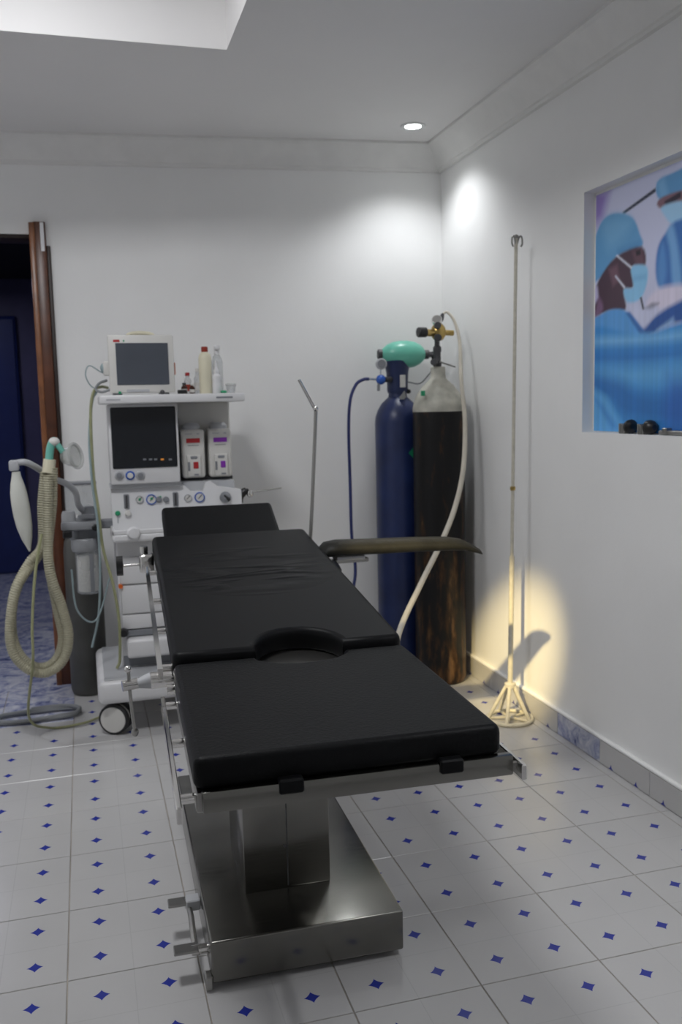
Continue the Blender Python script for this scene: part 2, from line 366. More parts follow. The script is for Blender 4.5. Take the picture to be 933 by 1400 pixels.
# tiled skirting: bed, cap and separate tiles
BH = .098
def skirt(name, p0, p1, nrm, mats, first):
    p0 = Vector(p0); p1 = Vector(p1); d = (p1-p0); Ln = d.length; d.normalize(); nv = Vector(nrm)
    def bx(a0,a1,o0,o1,z0,z1,bev=0):
        bb = B(); bb.box(a0,a1,o0,o1,z0,z1,bev,1,T=lambda v: p0+d*v.x+nv*v.y+Vector((0,0,v.z))); return bb
    root = struct(bx(0,Ln,0,.008,0,BH).build(name,'grout'))
    bx(0,Ln,0,.018,BH,BH+.014,.004).build('cap','wall',root)
    a = first; k = 0
    while a < Ln:
        a0, a1 = max(a+.0015,0), min(a+.3323-.0015,Ln)
        if a1-a0 > .02:
            o = bx(a0,a1,.006,.014,.002,BH-.002,.0012).build('tile', M[mats(k)], root)
            if mats(k) == 'skirt':
                for q_ in (.083,.249):
                    if a+q_ < Ln and a+q_ > 0:
                        st = B(); st.prism([(-.016,0),(.016,0),(.005,.006),(0,.019),(-.005,.006)], lambda p: p0+d*(a+q_+p[0])+nv*.0135+Vector((0,0,.0035+p[1])), lambda p: p0+d*(a+q_+p[0])+nv*.0144+Vector((0,0,.0035+p[1])))
                        st.build('printed_star','ink',o)
        a += .3323; k += 1
    return root
M['ink'] = mat('blue_glaze',(.022,.036,.30),.25); M['skirt'] = mat('skirting_tile', (.54,.535,.535), .22, var=.03, scale=3)
skirt('baseboard_right',(RX,backY(RX),0),(RX,FY,0),(-1,0,0), lambda k: 'marble' if k in (4,) else 'skirt', -.03)
skirt('baseboard_back',(RX,backY(RX),0),(DX1+.07,backY(DX1+.07),0),(0,-1,0), lambda k:'skirt', -.2)

# doorway: brown frame, threshold floor, corridor beyond
def jamb(x0,x1,z0,z1,y_out,y_in,m,name,par=None,bev=.004):
    yb = backY((x0+x1)/2); bb = B(); bb.box(x0,x1,yb-y_out,yb+y_in,z0,z1,bev,2); return bb.build(name,m,par)
door = struct(jamb(DX1-.004,DX1+.055,0,DH+.055,.034,.13,'wood','door_1'))
jamb(DX1-.024,DX1+.004,0,DH+.05,.044,.13,'woodlight','architrave_bead',door)
jamb(DX1+.055,DX1+.075,0,DH-.06,.016,0,'wooddark','outer_strip',door)
jamb(DX1+.030,DX1+.048,DH-.09,DH+.05,.0365,0,'tape','paper_tape',door,.001)
jamb(DX0,DX1-.026,DH-.02,DH+.012,.03,.13,'wooddark','head_rail',door)
jamb(DX0-.06,DX0,0,DH+.05,.034,.13,'wood','far_jamb',door)
yq = backY(-.66); B().box(DX0,DX1,yq-.10,5.3,-.05,.0012).build('threshold','marble',door)
cf = struct(B().box(-2.6,1.2,5.22,8.7,-.08,-.0005).build('floor_corridor','marble'))
struct(B().box(-2.6,1.2,8.55,8.7,-.05,2.62).build('wall_corridor_end','bluewall'))
struct(B().box(1.0,1.2,5.2,8.6,-.05,2.62).build('wall_corridor_right','bluewall'))
struct(B().box(-2.7,-2.55,5.2,8.6,-.05,2.62).build('wall_corridor_left','bluewall'))
struct(B().box(-2.7,1.2,5.15,8.7,2.6,2.72).build('ceiling_corridor','darkceil'))
dxr = PY(31,600,8.5).x; dzt = PY(15,432,8.5).z
d = struct(B().box(dxr-1.1,dxr,8.50,8.56,0,dzt,.004).build('door_2','bluedoor'))
B().box(dxr-1.08,dxr-.02,8.485,8.50,.02,dzt-.03).build('door_leaf_panel','bluedoor',d)
B().cyl((dxr-.1,8.485,1.0),(dxr-.1,8.43,1.0),.02).build('door_handle','steel',d)

# ------------------------------------------------------------------ operating table
yaw = math.radians(2.2); TO = Vector((.433,1.475,0))
eu = Vector((math.cos(yaw),-math.sin(yaw),0)); ev = Vector((math.sin(yaw),math.cos(yaw),0))
def TT(u,v,z): return TO+eu*u+ev*v+Vector((0,0,z))
def Tm(co): return TT(co.x,co.y,co.z)
tab = thing('operating_table','black padded stainless steel operating table with raised back section and side arm board','operating table',(.485,2.62,0))
# pedestal
yb = math.radians(1.3); BO = Vector((.487,2.10,0)); bu = Vector((math.cos(yb),-math.sin(yb),0)); bv = Vector((math.sin(yb),math.cos(yb),0))
def Bm(co): return BO+bu*co.x+bv*co.y+Vector((0,0,co.z))
base = B().box(-.252,.252,0,1.06,.018,.128,.006,3,T=Bm).build('base','brushed',tab)
B().box(-.225,.225,.03,1.03,.0,.018,T=Bm).build('plinth','dgrey',base)
col = B().box(-.135,.105,.20,.50,.128,.50,.004,2,T=Bm).build('column','brushed',tab)
B().box(-.0165,-.0135,.1985,.2005,.135,.49,T=Bm).build('column_seam','dgrey',col)
for z in (.25,.42): B().cyl(Bm(Vector((-.022,.1965,z))),Bm(Vector((-.022,.201,z))),.004,n=8).build('column_screw','dgrey',col)
B().box(-.115,.085,.22,.48,.50,.775,.004,2,T=Bm).build('inner_column','steel',tab)
# foot pedals
for (vy, z, w) in ((.07,.085,.050),(.27,.10,.048)):
    p = B().box(-.340,-.340+w+.012,vy-.022,vy+.018,z-.008,z,.002,1,T=Bm).build('pedal','steel',tab)
    B().cyl(Bm(Vector((-.295,vy,z-.012))),Bm(Vector((-.250,vy,z-.012))),.013,n=14).build('pedal_hub','chrome',p)
B().tube([Bm(Vector((-.285,.07,.07))),Bm(Vector((-.283,.2,.088))),Bm(Vector((-.285,.27,.09)))],.008,8).build('pedal_link','steel',tab)
B().box(-.292,-.254,.235,.275,.082,.112,.003,1,T=Bm).build('pedal_block','lgrey',tab)
B().box(-.268,-.250,-.004,.03,.004,.04,.003,1,T=Bm).build('levelling_foot','steel',tab)
# cushions built from an outline with rolled edges
HW = .284
def cushion(out, zf, t, name, m, T=TT, inset_top=.016):
    b = B(); n = len(out); P = [Vector((x,y)) for x,y in out]
    ar = sum(P[i].x*P[(i+1)%n].y-P[(i+1)%n].x*P[i].y for i in range(n)); sg = 1 if ar > 0 else -1
    nr = []
    for i in range(n):
        e1 = (P[i]-P[i-1]).normalized(); e2 = (P[(i+1)%n]-P[i]).normalized()
        a = Vector((-e1.y,e1.x))*sg; c = Vector((-e2.y,e2.x))*sg; q = (a+c); q = q/max(.35,q.length_squared)*2 if q.length>1e-6 else a
        nr.append(q)
    lv = [(-t,.008),(-t+.003,.003),(-t+.010,0),(-.018,0),(-.010,.0012),(-.0045,.0042),(-.0012,.0085),(0,.0135)]
    V = []; F = []
    for dz,ins in lv:
        for i in range(n):
            q = P[i]+nr[i]*ins; V.append(T(q.x,q.y,zf(q.y)+dz))
    for k in range(len(lv)-1):
        for i in range(n): F.append((k*n+i,k*n+(i+1)%n,(k+1)*n+(i+1)%n,(k+1)*n+i))
    F.append(tuple(range(n-1,-1,-1))); F.append(tuple((len(lv)-1)*n+i for i in range(n)))
    b._add(V,F); o_ = b.build(name,m,tab,smooth=60)
    for pg in o_.data.polygons:
        if len(pg.vertices) > 8: pg.use_smooth = False
    return o_
def rounded(x0,x1,y0,y1,r=.02,k=4):
    o = []
    for cx,cy,a in ((x1-r,y0+r,-90),(x1-r,y1-r,0),(x0+r,y1-r,90),(x0+r,y0+r,180)):
        for j in range(k+1): an = math.radians(a+90*j/k); o.append((cx+r*math.cos(an),cy+r*math.sin(an)))
    return o
uc = .022; ra = .108
V0 = .612; VB = 1.835
def zleg(v): return .853
def zback(v): return .872+(v-V0)*(.985-.872)/(VB-V0)
o = rounded(-HW,HW,0,.602,.018)
cut = [(uc+ra*math.cos(math.radians(a)), .602-.075*math.sin(math.radians(a))) for a in range(0,181,20)]
i0 = [i for i,p in enumerate(o) if abs(p[1]-.602) < 1e-6]      # after the right far corner
leg_out = o[:i0[0]+1]+cut+o[i0[1]:] if len(i0) > 1 else o
cushion(leg_out, zleg, .056, 'leg_cushion', 'vinyl')
o = rounded(-HW,HW,V0,VB,.022)
cut = [(uc+ra*math.cos(math.radians(a)), V0+.115*math.sin(math.radians(a))) for a in range(180,-1,-15)]
j0 = [i for i,p in enumerate(o) if abs(p[1]-V0) < 1e-6]
back_out = o+cut if True else o
backc = cushion(back_out, zback, .058, 'back_cushion', 'creased')
hv0 = 1.855; hv1 = 2.085
def zhead(v): return .968+(v-hv0)*(1.066-.968)/(hv1-hv0)
def TH_(u,v,z): return TT(u,v,z)
# head cushion (narrower, tilted up)
cushion(rounded(-.235,.200,hv0,hv1,.016), zhead, .055, 'head_cushion', 'vinyl')
# straps of the leg cushion that fold over the front of the frame
for u in (-.118,.178):
    B().box(u-.022,u+.022,-.020,.01,.780,.806,.003,1,T=Tm).build('cushion_strap','vinyl',tab)
# under-frames
def plate(v0,v1,zf,name,hw=.255,t=.012,drop=.058):
    b = B(); b.box(-hw,hw,v0,v1,0,1,0,T=lambda c: TT(c.x,c.y,zf(c.y)-drop-t*(1-c.z))); return b.build(name,'steel',tab)
plate(.01,.60,zleg,'leg_plate'); plate(V0+.0,VB-.01,zback,'back_plate')
b = B(); b.box(-.205,.175,hv0+.01,hv1-.02,0,1,T=lambda c: TT(c.x,c.y,zhead(c.y)-.055-.012*(1-c.z))); b.build('head_plate','steel',tab)
fb = B().box(-.272,.300,-.014,.008,.760,.799,.004,2,T=Tm).build('front_bar','brushed',tab)
for s in (-1,1):
    B().box(s*.272-.010,s*.272+.010,.0,.60,.757,.792,.003,1,T=Tm).build('leg_frame_side','steel',tab)
    B().box(s*.266-.010,s*.266+.010,V0+.01,VB-.02,0,1,T=lambda c: TT(c.x,c.y,zback(c.y)-.098+.036*c.z)).build('back_frame_side','steel',tab)
    # accessory rails on stand-off posts
    ur = s*.312
    r1 = B().box(ur-.005,ur+.005,-.035,.57,.757,.787,.002,1,T=Tm).build('side_rail','chrome',tab)
    ur2 = ur if s < 0 else .272; dz2 = 0 if s < 0 else -.035
    r2 = B().box(ur2-.006,ur2+.006,V0+.02,VB-.12,0,1,T=lambda c: TT(c.x,c.y,zback(c.y)-.066+dz2+.026*c.z)).build('side_rail','chrome',tab)
    for v in (.03,.30,.54): B().cyl(TT(s*.272,v,.773),TT(ur,v,.773),.009,n=12).build('rail_post','chrome',r1)
    for v in (V0+.06,V0+.33,V0+.60,V0+.92): B().cyl(TT(s*.266,v,zback(v)-.053),TT(ur2,v,zback(v)-.053+dz2),.009,n=12).build('rail_post','chrome',r2)
B().cyl(TT(-.30,.606,.79),TT(.30,.606,.79),.013,n=16).build('hinge_rod','chrome',tab)
B().box(-.20,.20,.55,1.45,.765,.800,.004,1,T=Tm).build('cross_beam','steel',tab)
b = B(); b.box(-.15,.10,VB-.06,hv1-.06,0,1,T=lambda c: TT(c.x,c.y,.86+(c.y-VB)*.35+.02*c.z)); b.build('head_bracket','steel',tab)
# clamp with black star knob on the far left of the rail
vk = V0+1.05; zk = zback(vk)-.055
k1 = B().box(-.335,-.285,vk-.025,vk+.025,zk-.03,zk+.035,.010,3,T=Tm).build('rail_clamp','chrome',tab)
B().cyl(TT(-.318,vk,zk+.03),TT(-.318,vk,zk+.062),.014,n=14).build('clamp_socket','chrome',k1)
B().cyl(TT(-.335,vk,zk),TT(-.395,vk,zk-.003),.0055,n=12).build('clamp_spindle','chrome',k1)
b = B(); st = []
for j in range(40):
    a = 2*math.pi*j/40; r = .031+.005*math.cos(5*a); st.append((r*math.cos(a), r*math.sin(a)))
b.prism(st, lambda p: TT(-.390,vk+p[0],zk-.003+p[1]), lambda p: TT(-.412,vk+p[0],zk-.003+p[1])); b.build('clamp_knob','black',k1)
# lower clamp with tommy-bar at the hinge
vh = .66; zh = .80
k2 = B().cyl(TT(-.275,vh,zh),TT(-.335,vh,zh),.020,n=20).build('hinge_clamp','chrome',tab)
B().cyl(TT(-.335,vh,zh),TT(-.366,vh-.004,zh-.004),.020,.011,n=18).build('clamp_cone','lgrey',k2)
B().cyl(TT(-.366,vh,zh-.004),TT(-.402,vh-.006,zh-.006),.013,n=16).build('clamp_head','chrome',k2)
B().tube(spline([TT(-.386,vh-.004,zh+.03),TT(-.385,vh-.004,zh-.02),TT(-.381,vh-.01,zh-.085),TT(-.378,vh-.012,zh-.115)],4),.0042,10).build('tommy_bar','steel',k2)
B().ball(TT(-.387,vh-.004,zh+.034),.009,.009,.009,12).build('tommy_ball','chrome',k2)
B().ball(TT(-.378,vh-.012,zh-.12),.009,.009,.011,12).build('tommy_ball','steel',k2)
# arm board on the far side
A0 = PY(434,752,2.97); A1 = PY(655,764,2.97)
def armx(t): return A0.x+(A1.x-A0.x)*t
zt_ = [(0,-.020,.020,.030),(.015,-.008,.030,.045),(.05,.004,.042,.055),(.12,.008,.046,.058),(.35,.004,.044,.056),(.6,.001,.042,.055),(.8,-.004,.040,.053),(.88,-.010,.034,.050),(.94,-.024,.024,.046),(.985,-.036,.014,.040),(1.0,-.041,.008,.034)]
ab = B(); V = []; F = []; nn = 16; zc = PY(540,747,2.97).z
for t,dz,hh,hy in zt_:
    for j in range(nn):
        a = 2*math.pi*j/nn; cy, cz = math.cos(a), math.sin(a)
        cy = math.copysign(abs(cy)**.6,cy); cz = math.copysign(abs(cz)**.7,cz)
        V.append((armx(t), 2.97+cy*hy, zc+.004+dz+cz*hh*.5-(.006 if abs(cy)>.8 else 0)))
for i in range(len(zt_)-1):
    for j in range(nn): F.append((i*nn+j,i*nn+(j+1)%nn,(i+1)*nn+(j+1)%nn,(i+1)*nn+j))
F.append(tuple(range(nn))); F.append(tuple((len(zt_)-1)*nn+j for j in range(nn)))
ab._add(V,F); arm = ab.build('arm_board','armpad',tab,smooth=60)
B().box(armx(.10),armx(.27),2.94,3.0,zc-.033,zc-.018,.003,1).build('arm_bracket','lgrey',arm)
B().box(armx(.02),armx(.30),2.955,2.985,zc-.045,zc-.030,.003,1).build('arm_support','steel',arm)
b = B(); b.tube(spline([(armx(.055),2.93,zc-.03),(armx(.075),2.925,zc-.05),(armx(.10),2.92,zc-.075)],4),[.016,.018,.019,.019,.02,.02,.019,.018,.012],12); b.build('arm_knob','black',arm)
# screen rod standing at the far corner
sr = B().tube(spline([PY(424,748,3.16),PY(427,690,3.16),PY(431,590,3.16),PY(432,562,3.16)],4),.0068,10).build('screen_rod','steel',tab)
B().tube([PY(432,562,3.16),PY(409,519,3.16)],.0055,10).build('rod_tip','chrome',sr)
B().ball(PY(432,559,3.16),.0095,.0095,.011,12).build('rod_elbow','chrome',sr)
q = PY(424,748,3.16); B().box(q.x-.10,q.x+.02,3.14,3.18,q.z-.04,q.z+.01,.004,1).build('rod_clamp','chrome',sr)

# ------------------------------------------------------------------ anaesthesia machine
am = thing('anesthesia_machine','white anesthesia machine on casters with dark display and two vaporizers','medical machine',(.38,4.3,0))
mb = B().box(0,.74,3.98,4.60,.150,.258,.03,4).build('base','white',am)
B().box(.03,.71,4.00,4.58,.255,.262,.003,1).build('base_mat','lgrey',mb)
for (x,y) in ((.075,4.055),(.665,4.055),(.075,4.53),(.665,4.53)):
    ax = Vector((-.42,-.90,0)).normalized() if y < 4.3 else Vector((-.9,-.42,0)).normalized()
    c = Vector((x,y,.070)); cs = B().cyl((x,y,.10),(x,y,.158),.018,n=14).build('caster','dgrey',am)
    for s in (1,-1):
        w0 = c+ax*(.012*s if s>0 else -.040)
        wl = B().lathe(w0,[(.045,0),(.064,0),(.070,.006),(.070,.022),(.066,.027),(.045,.028)],ax).build('tyre','rubber',cs)
        B().lathe(w0-ax*.001,[(.052,0),(.054,.002),(.059,.027),(.057,.032),(.02,.034)],ax).build('wheel_disc','offwhite',cs)
    B().box(x-.03,x+.03,y-.03,y+.03,.095,.125,.012,2).build('caster_hood','grey',cs)
body = B().box(.115,.705,4.19,4.60,.258,.86,.012,2).build('cabinet','white',am)
for (z0,z1,y0) in ((.650,.775,4.165),(.512,.645,4.165),(.44,.507,4.165)):
    dr = B().box(.125,.695,y0,4.20,z0,z1,.008,2).build('drawer','white',am)
    B().box(.36,.46,y0-.012,y0+.002,z1-.03,z1-.018,.004,1).build('drawer_handle','lgrey',dr)
B().box(.120,.70,4.17,4.20,.405,.436,.004,1).build('shadow_slot','grey',am)  # grey strip stands in for the shadow band between drawers
B().lathe((.128,4.165,.43),[(.0,0),(.02,0),(.022,.01),(.016,.03)],(0,-1,0)).build('foot_brake_knob','black',am)
bd = B().box(.140,.47,4.11,4.20,.315,.402,.014,3).build('bottom_drawer','white',am)
B().box(.125,.69,4.185,4.195,.262,.312).build('kick_recess','grey',am)
B().cyl((.126,4.18,.645),(.126,4.155,.645),.010,n=12).build('warning_knob','orange',am)
# work tray
tr = B().box(.098,.735,4.09,4.34,.855,.895,.014,3).build('work_tray','white',am)
for x0,x1,y0,y1 in ((.098,.735,4.09,4.102),(.098,.110,4.09,4.34),(.723,.735,4.09,4.34)): B().box(x0,x1,y0,y1,.89,.912,.004,1).build('tray_rim','white',tr)
c = PY(183,729,4.085); B().lathe(c+Vector((0,.006,0)),[(.028,0),(.030,.006),(.022,.016),(0,.018)],(0,-1,0),24).build('tray_knob','white',tr)
neck = B().box(.13,.69,4.30,4.58,.78,1.10,.01,2).build('neck_panel','lgrey',am)
# flow panel with its shaped upper edge
pl = [(.108,.893),(.712,.893),(.712,1.052),(.600,1.075),(.570,1.100),(.545,1.095),(.530,1.055),(.475,1.055),(.445,1.085),(.420,1.098),(.108,1.100)]
fp = B().prism(pl, lambda p: Vector((p[0],4.262-(1.1-p[1])*.18,p[1])), lambda p: Vector((p[0],4.33,p[1]))).build('flow_panel','white',am)
def panel_pt(x,y): 
    p = PY(x,y,4.25); p = PY(x,y,4.262-(1.1-p.z)*.18); return p
pn = Vector((0,-1,-.18)).normalized()*1.0
pn = Vector((0,-1,.18)).normalized()
def gauge(x,y,r,ringm,facem='offwhite',needle=True):
    p = panel_pt(x,y); g_ = B().lathe(p-pn*.002,[(r,0),(r,.010),(r*.82,.013),(r*.80,.008)],pn,24).build('gauge',ringm,fp)
    B().lathe(p+pn*.0062,[(r*.80,0),(r*.80,.001)],pn,20).build('gauge_face',facem,g_)
    if needle: B().tube([p+pn*.009+Vector((-.3*r,0,-.3*r)),p+pn*.009+Vector((.45*r,0,.5*r))],.0016,6).build('needle','dgrey',g_)
gauge(191,683,.018,'lgrey'); gauge(207,683,.024,'blueflat'); gauge(257,681,.018,'lgrey'); gauge(273,680,.024,'blueflat')
for (x,y) in ((191,683),(207,682),(219,680)):
    p = panel_pt(x,y); B().lathe(p+pn*.006,[(.006,0),(.006,.006),(.003,.008)],pn,10).build('green_mark','green',fp)
for (x,y) in ((217,683),(227,683)):
    p = panel_pt(x,y); B().lathe(p,[(.014,0),(.014,.012),(.010,.018)],pn,16).build('flow_knob','grey',fp)
p = panel_pt(308,680); kk = B().lathe(p,[(.026,0),(.027,.012),(.022,.018),(.012,.03)],pn,24).build('selector_knob','grey',fp)
B().tube([p+pn*.022+Vector((-.008,0,.008)),p+pn*.03+Vector((.018,0,-.018))],.008,8).build('selector_lever','black',kk)
for (x,y) in ((173,685),(240,682)):
    p = panel_pt(x,y); f_ = B().box(p.x-.012,p.x+.012,p.y-.012,p.y+.01,p.z-.035,p.z+.032,.003,1).build('flow_tube','grey',fp)
    B().cyl((p.x,p.y-.014,p.z-.03),(p.x,p.y-.014,p.z+.028),.005,n=10).build('glass_tube','dgrey',f_)
p = panel_pt(175,702); B().lathe(p,[(.014,0),(.014,.014),(.010,.018)],pn,16).build('flow_knob','offwhite',fp)
p = panel_pt(161,702); B().lathe(p,[(.010,0),(.012,.010),(.008,.016)],pn,14).build('green_valve','green',fp); B().cyl(p+Vector((0,-.006,-.008)),p+Vector((0,-.006,-.045)),.003,n=8).build('valve_stem','lgrey',fp)
# display head
dh = B().box(.108,.424,4.215,4.34,1.105,1.470,.010,2).build('display_housing','white',am)
B().box(.1215,.4125,4.208,4.222,1.178,1.456,.004,1).build('display_screen','screen',dh)
for i,x in enumerate((198,206,213,222,233)):
    p = PY(x,628,4.207); B().box(p.x-.007,p.x+.007,4.2065,4.209,p.z-.004,p.z+.004).build('screen_icon',['grey','grey','grey',mat('amber_icon',(.5,.2,.02),.4,emit=(1,.35,.05,.35)),'grey'][i],dh)
for x,m_ in ((163,'lgrey'),(178,'blueflat'),(192,'lgrey')):
    p = PY(x,650,4.215); kb = B().lathe(p,[(.020,0),(.021,.006),(.016,.010)],(0,-1,0),22).build('port',m_,dh)
    B().lathe(p+Vector((0,-.006,0)),[(.014,0),(.013,.008),(.006,.010)],(0,-1,0),18).build('port_plug','offwhite' if m_=='blueflat' else 'grey',kb)
B().box(.105,.430,4.235,4.34,1.085,1.108,.004,1).build('display_hinge','lgrey',dh)
# vaporizer bay
bay = B().box(.424,.695,4.42,4.58,1.06,1.475,.006,1).build('vaporizer_bay','offwhite',am)
B().box(.424,.432,4.32,4.44,1.10,1.47).build('bay_side','white',bay)
B().box(.43,.69,4.36,4.44,1.095,1.118,.004,1).build('back_bar','dgrey',bay)
B().box(.43,.445,4.40,4.43,1.118,1.40,.003,1).build('back_bar_post','dgrey',bay)
for x0,x1,lm in ((.443,.553,'red'),(.572,.682,'purple')):
    v = B().box(x0,x1,4.30,4.41,1.115,1.345,.014,3).build('vaporizer','offwhite',am); cx = (x0+x1)/2
    B().lathe((cx,4.36,1.340),[(.040,0),(.043,.004),(.043,.020),(.036,.026),(.030,.034),(0,.036)]).build('vaporizer_dial','lgrey',v)
    B().box(cx-.032,cx+.032,4.2975,4.302,1.282,1.303).build('name_band',lm,v)
    B().box(cx-.026,cx+.026,4.298,4.302,1.268,1.271).build('print_line','grey',v)
    B().box(cx-.036,cx-.004,4.2985,4.302,1.322,1.326).build('print_line','lgrey',v); B().box(cx+.018,cx+.030,4.2985,4.302,1.321,1.327).build('print_line','lgrey',v)
    fl = B().box(cx-.032,cx+.032,4.285,4.305,1.122,1.225,.006,2).build('filler_block','offwhite',v)
    B().box(cx-.004,cx+.020,4.282,4.287,1.160,1.192,.003,1).build('filler_label',lm,fl)
    B().box(cx-.030,cx-.020,4.283,4.287,1.150,1.192).build('sight_glass','grey',fl)
    B().box(cx-.016,cx+.016,4.281,4.290,1.206,1.219,.003,1).build('lock_tab','grey',fl)
    B().box(cx-.002,cx+.020,4.283,4.287,1.128,1.135).build('print_line','grey',fl)
sh = B().box(.075,.722,4.115,4.56,1.472,1.510,.008,2).build('top_shelf','white',am)
B().box(.105,.165,4.1135,4.117,1.486,1.493).build('shelf_print','lgrey',sh); B().box(.59,.665,4.1135,4.117,1.487,1.495).build('shelf_print','grey',sh)
# side clamp with thin steel rod
q = PY(333,686,4.30); sc = B().tube(spline([PY(329,694,4.28),PY(328,682,4.28),PY(333,673,4.28),PY(340,671,4.28)],5),[.012]*3+[.017]*5+[.019]*5+[.012]*3,12).build('hose_grip','black',am)
B().ball(PY(342,675,4.27),.016,.014,.018,14).build('grip_joint','chrome',sc)
B().tube([PY(342,673,4.27),PY(385,667,4.25)],.0035,8).build('grip_rod','steel',sc)
# breathing system on the left
bs = B().box(-.120,.060,4.22,4.40,.905,.945,.010,2).build('absorber_block',M['midgrey'],am)
B().box(.05,.13,4.28,4.34,.90,.94,.006,1).build('absorber_arm','grey',bs)
B().lathe((-.085,4.27,.945),[(.032,0),(.032,.03),(.026,.045),(0,.05)]).build('valve_dome','lgrey',bs)
B().lathe((.005,4.30,.945),[(.036,0),(.036,.020),(.030,.034),(.024,.06),(0,.062)]).build('valve_dome','grey',bs)
B().lathe((-.02,4.33,.84),[(.055,0),(.066,.01),(.066,.04),(.058,.065)]).build('absorber_collar','grey',bs)
B().lathe((-.02,4.30,.80),[(.058,0),(.062,.01),(.062,.05),(.055,.06)]).build('absorber_collar',M['midgrey'],bs)
can = B().lathe((-.012,4.30,.60),[(.045,0),(.054,.008),(.054,.20),(.050,.205)]).build('absorber_canister','clear',bs)
B().lathe((-.012,4.30,.612),[(.047,0),(.048,.004),(.048,.165),(.044,.17)]).build('granules','soda',bs)
B().box(-.005,.013,4.243,4.25,.61,.79).build('canister_rib','grey',bs)
bel = B().box(-.10,.045,4.38,4.46,.96,1.10,.006,1).build('bellows_housing','clear',bs)
B().box(-.102,.047,4.37,4.47,1.10,1.112,.004,1).build('bellows_lid','grey',bs)
b = B(); b.tube(spline([(-.015,4.30,.98),PY(107,690,4.27),PY(103,673,4.25),PY(90,661,4.22),PY(74,655,4.18),PY(60,646,4.14),PY(46,637,4.08),PY(34,632,4.05),PY(22,633,4.05)],6),.014,12); ba = b.build('bag_arm','lgrey',am)
p = PY(19,635,4.05); B().box(p.x-.02,p.x+.02,4.03,4.07,p.z-.028,p.z+.018,.008,2).build('bag_elbow','lgrey',ba)
# dark tank behind the absorber
TKX = PY(118,850,4.708).x
tk = thing('dark_tank','dark grey gas tank standing on the floor behind the absorber canister','gas tank',(TKX,4.708,0))
B().lathe((TKX,4.708,0),[(.07,0),(.085,.006),(.092,.03),(.092,.74),(.086,.79),(.066,.83),(.035,.855),(.025,.87)],n=28).build('body',mat('dark_grey_paint',(.075,.075,.070),.5,var=.2),tk)
B().lathe((TKX,4.708,.865),[(.018,0),(.02,.02),(.014,.035)],n=14).build('valve','steel',tk)
B().lathe((.03,4.235,.915),[(.012,0),(.016,.004),(.016,.02),(.010,.026)],(0,-1,0),16).build('absorber_knob','black',bs)
B().box(-.115,-.075,4.21,4.26,.872,.906,.006,1).build('absorber_latch','black',bs)
B().box(-.045,.03,4.222,4.25,.955,.975,.004,1).build('manifold','grey',bs)
# breathing bag
q = PY(22,648,4.05); zz = [0,.02,.05,.09,.14,.19,.24,.29,.325,.345]; rr = [.017,.019,.027,.034,.0365,.036,.032,.022,.010,.004]
b = B(); b.tube([Vector((q.x+.035*(t/.345)**1.5,4.05,q.z-t+.01)) for t in zz], rr, 16)
single(b,'breathing_bag','bagm','long pale rubber breathing bag hanging from grey arm by doorway','breathing bag')
# corrugated hoses
def corr(pts,r,name,parent):
    P = spline(pts,40); P2 = []; acc = 0; step = .0026
    last = P[0]; P2 = [P[0]]
    for p in P[1:]:
        while (p-last).length >= step:
            last = last+(p-last).normalized()*step; P2.append(last)
    b = B(); b.tube(P2,[r*(1.0 if (i//2)%2==0 else .86) for i in range(len(P2))],10); return b.build(name,'hose',parent,smooth=80)
bc = thing('breathing_circuit','cream corrugated breathing hoses looped beside the anesthesia machine with clear face mask','breathing hose',(-.2,4.05,0))
h1 = [PY(72,640,4.06),PY(71,690,4.06),PY(66,760,4.05),PY(78,830,4.04),PY(86,875,4.04),PY(74,905,4.04),PY(50,912,4.04),PY(27,895,4.04),PY(16,860,4.05),PY(20,810,4.06),PY(40,770,4.07),PY(58,745,4.09),PY(58,690,4.10),PY(62,645,4.10)]
corr(h1,.0225,'hose',bc)
h2 = [PY(62,700,4.02),PY(64,760,4.02),PY(75,800,4.0),PY(90,850,4.0),PY(92,880,4.0),PY(80,908,4.0),PY(55,919,4.0),PY(34,908,4.0),PY(20,885,4.01)]
h2 = [PY(66,650,4.02),PY(65,720,4.02),PY(68,780,4.0),PY(85,830,4.0),PY(94,870,4.0),PY(86,903,4.0),PY(64,920,4.0),PY(38,915,4.0),PY(17,890,4.0),PY(14,850,4.01),PY(25,800,4.03),PY(52,760,4.10),PY(60,740,4.16)]
corr(h2,.0215,'hose',bc)
yp = B().tube([PY(66,646,4.06),PY(68,628,4.06)],.026,14).build('hose_cuff','cream',bc)
B().tube(spline([PY(67,630,4.06),PY(69,612,4.06),PY(73,603,4.06),PY(77,605,4.06)],5),.017,12).build('y_piece','teal',bc)
B().ball(PY(74,604,4.06),.024,.022,.02,14).build('y_cap','offwhite',bc)
B().tube([PY(77,606,4.06),PY(86,618,4.06)],.013,12).build('mask_elbow','teal',bc)
mk = PY(96,624,4.06); md = (Vector((.8,-.45,.1))).normalized()
B().lathe(mk-md*.04,[(.012,0),(.026,.006),(.040,.03),(.046,.055),(.050,.065)],md,22).build('face_mask','mask',bc)
b = B(); b.tube([mk+md*.026+ (md.orthogonal().normalized()*math.cos(a)*.048+md.cross(md.orthogonal().normalized())*math.sin(a)*.055) for a in [2*math.pi*j/24 for j in range(24)]],.008,8,closed=True); b.build('mask_cushion','mask',bc)
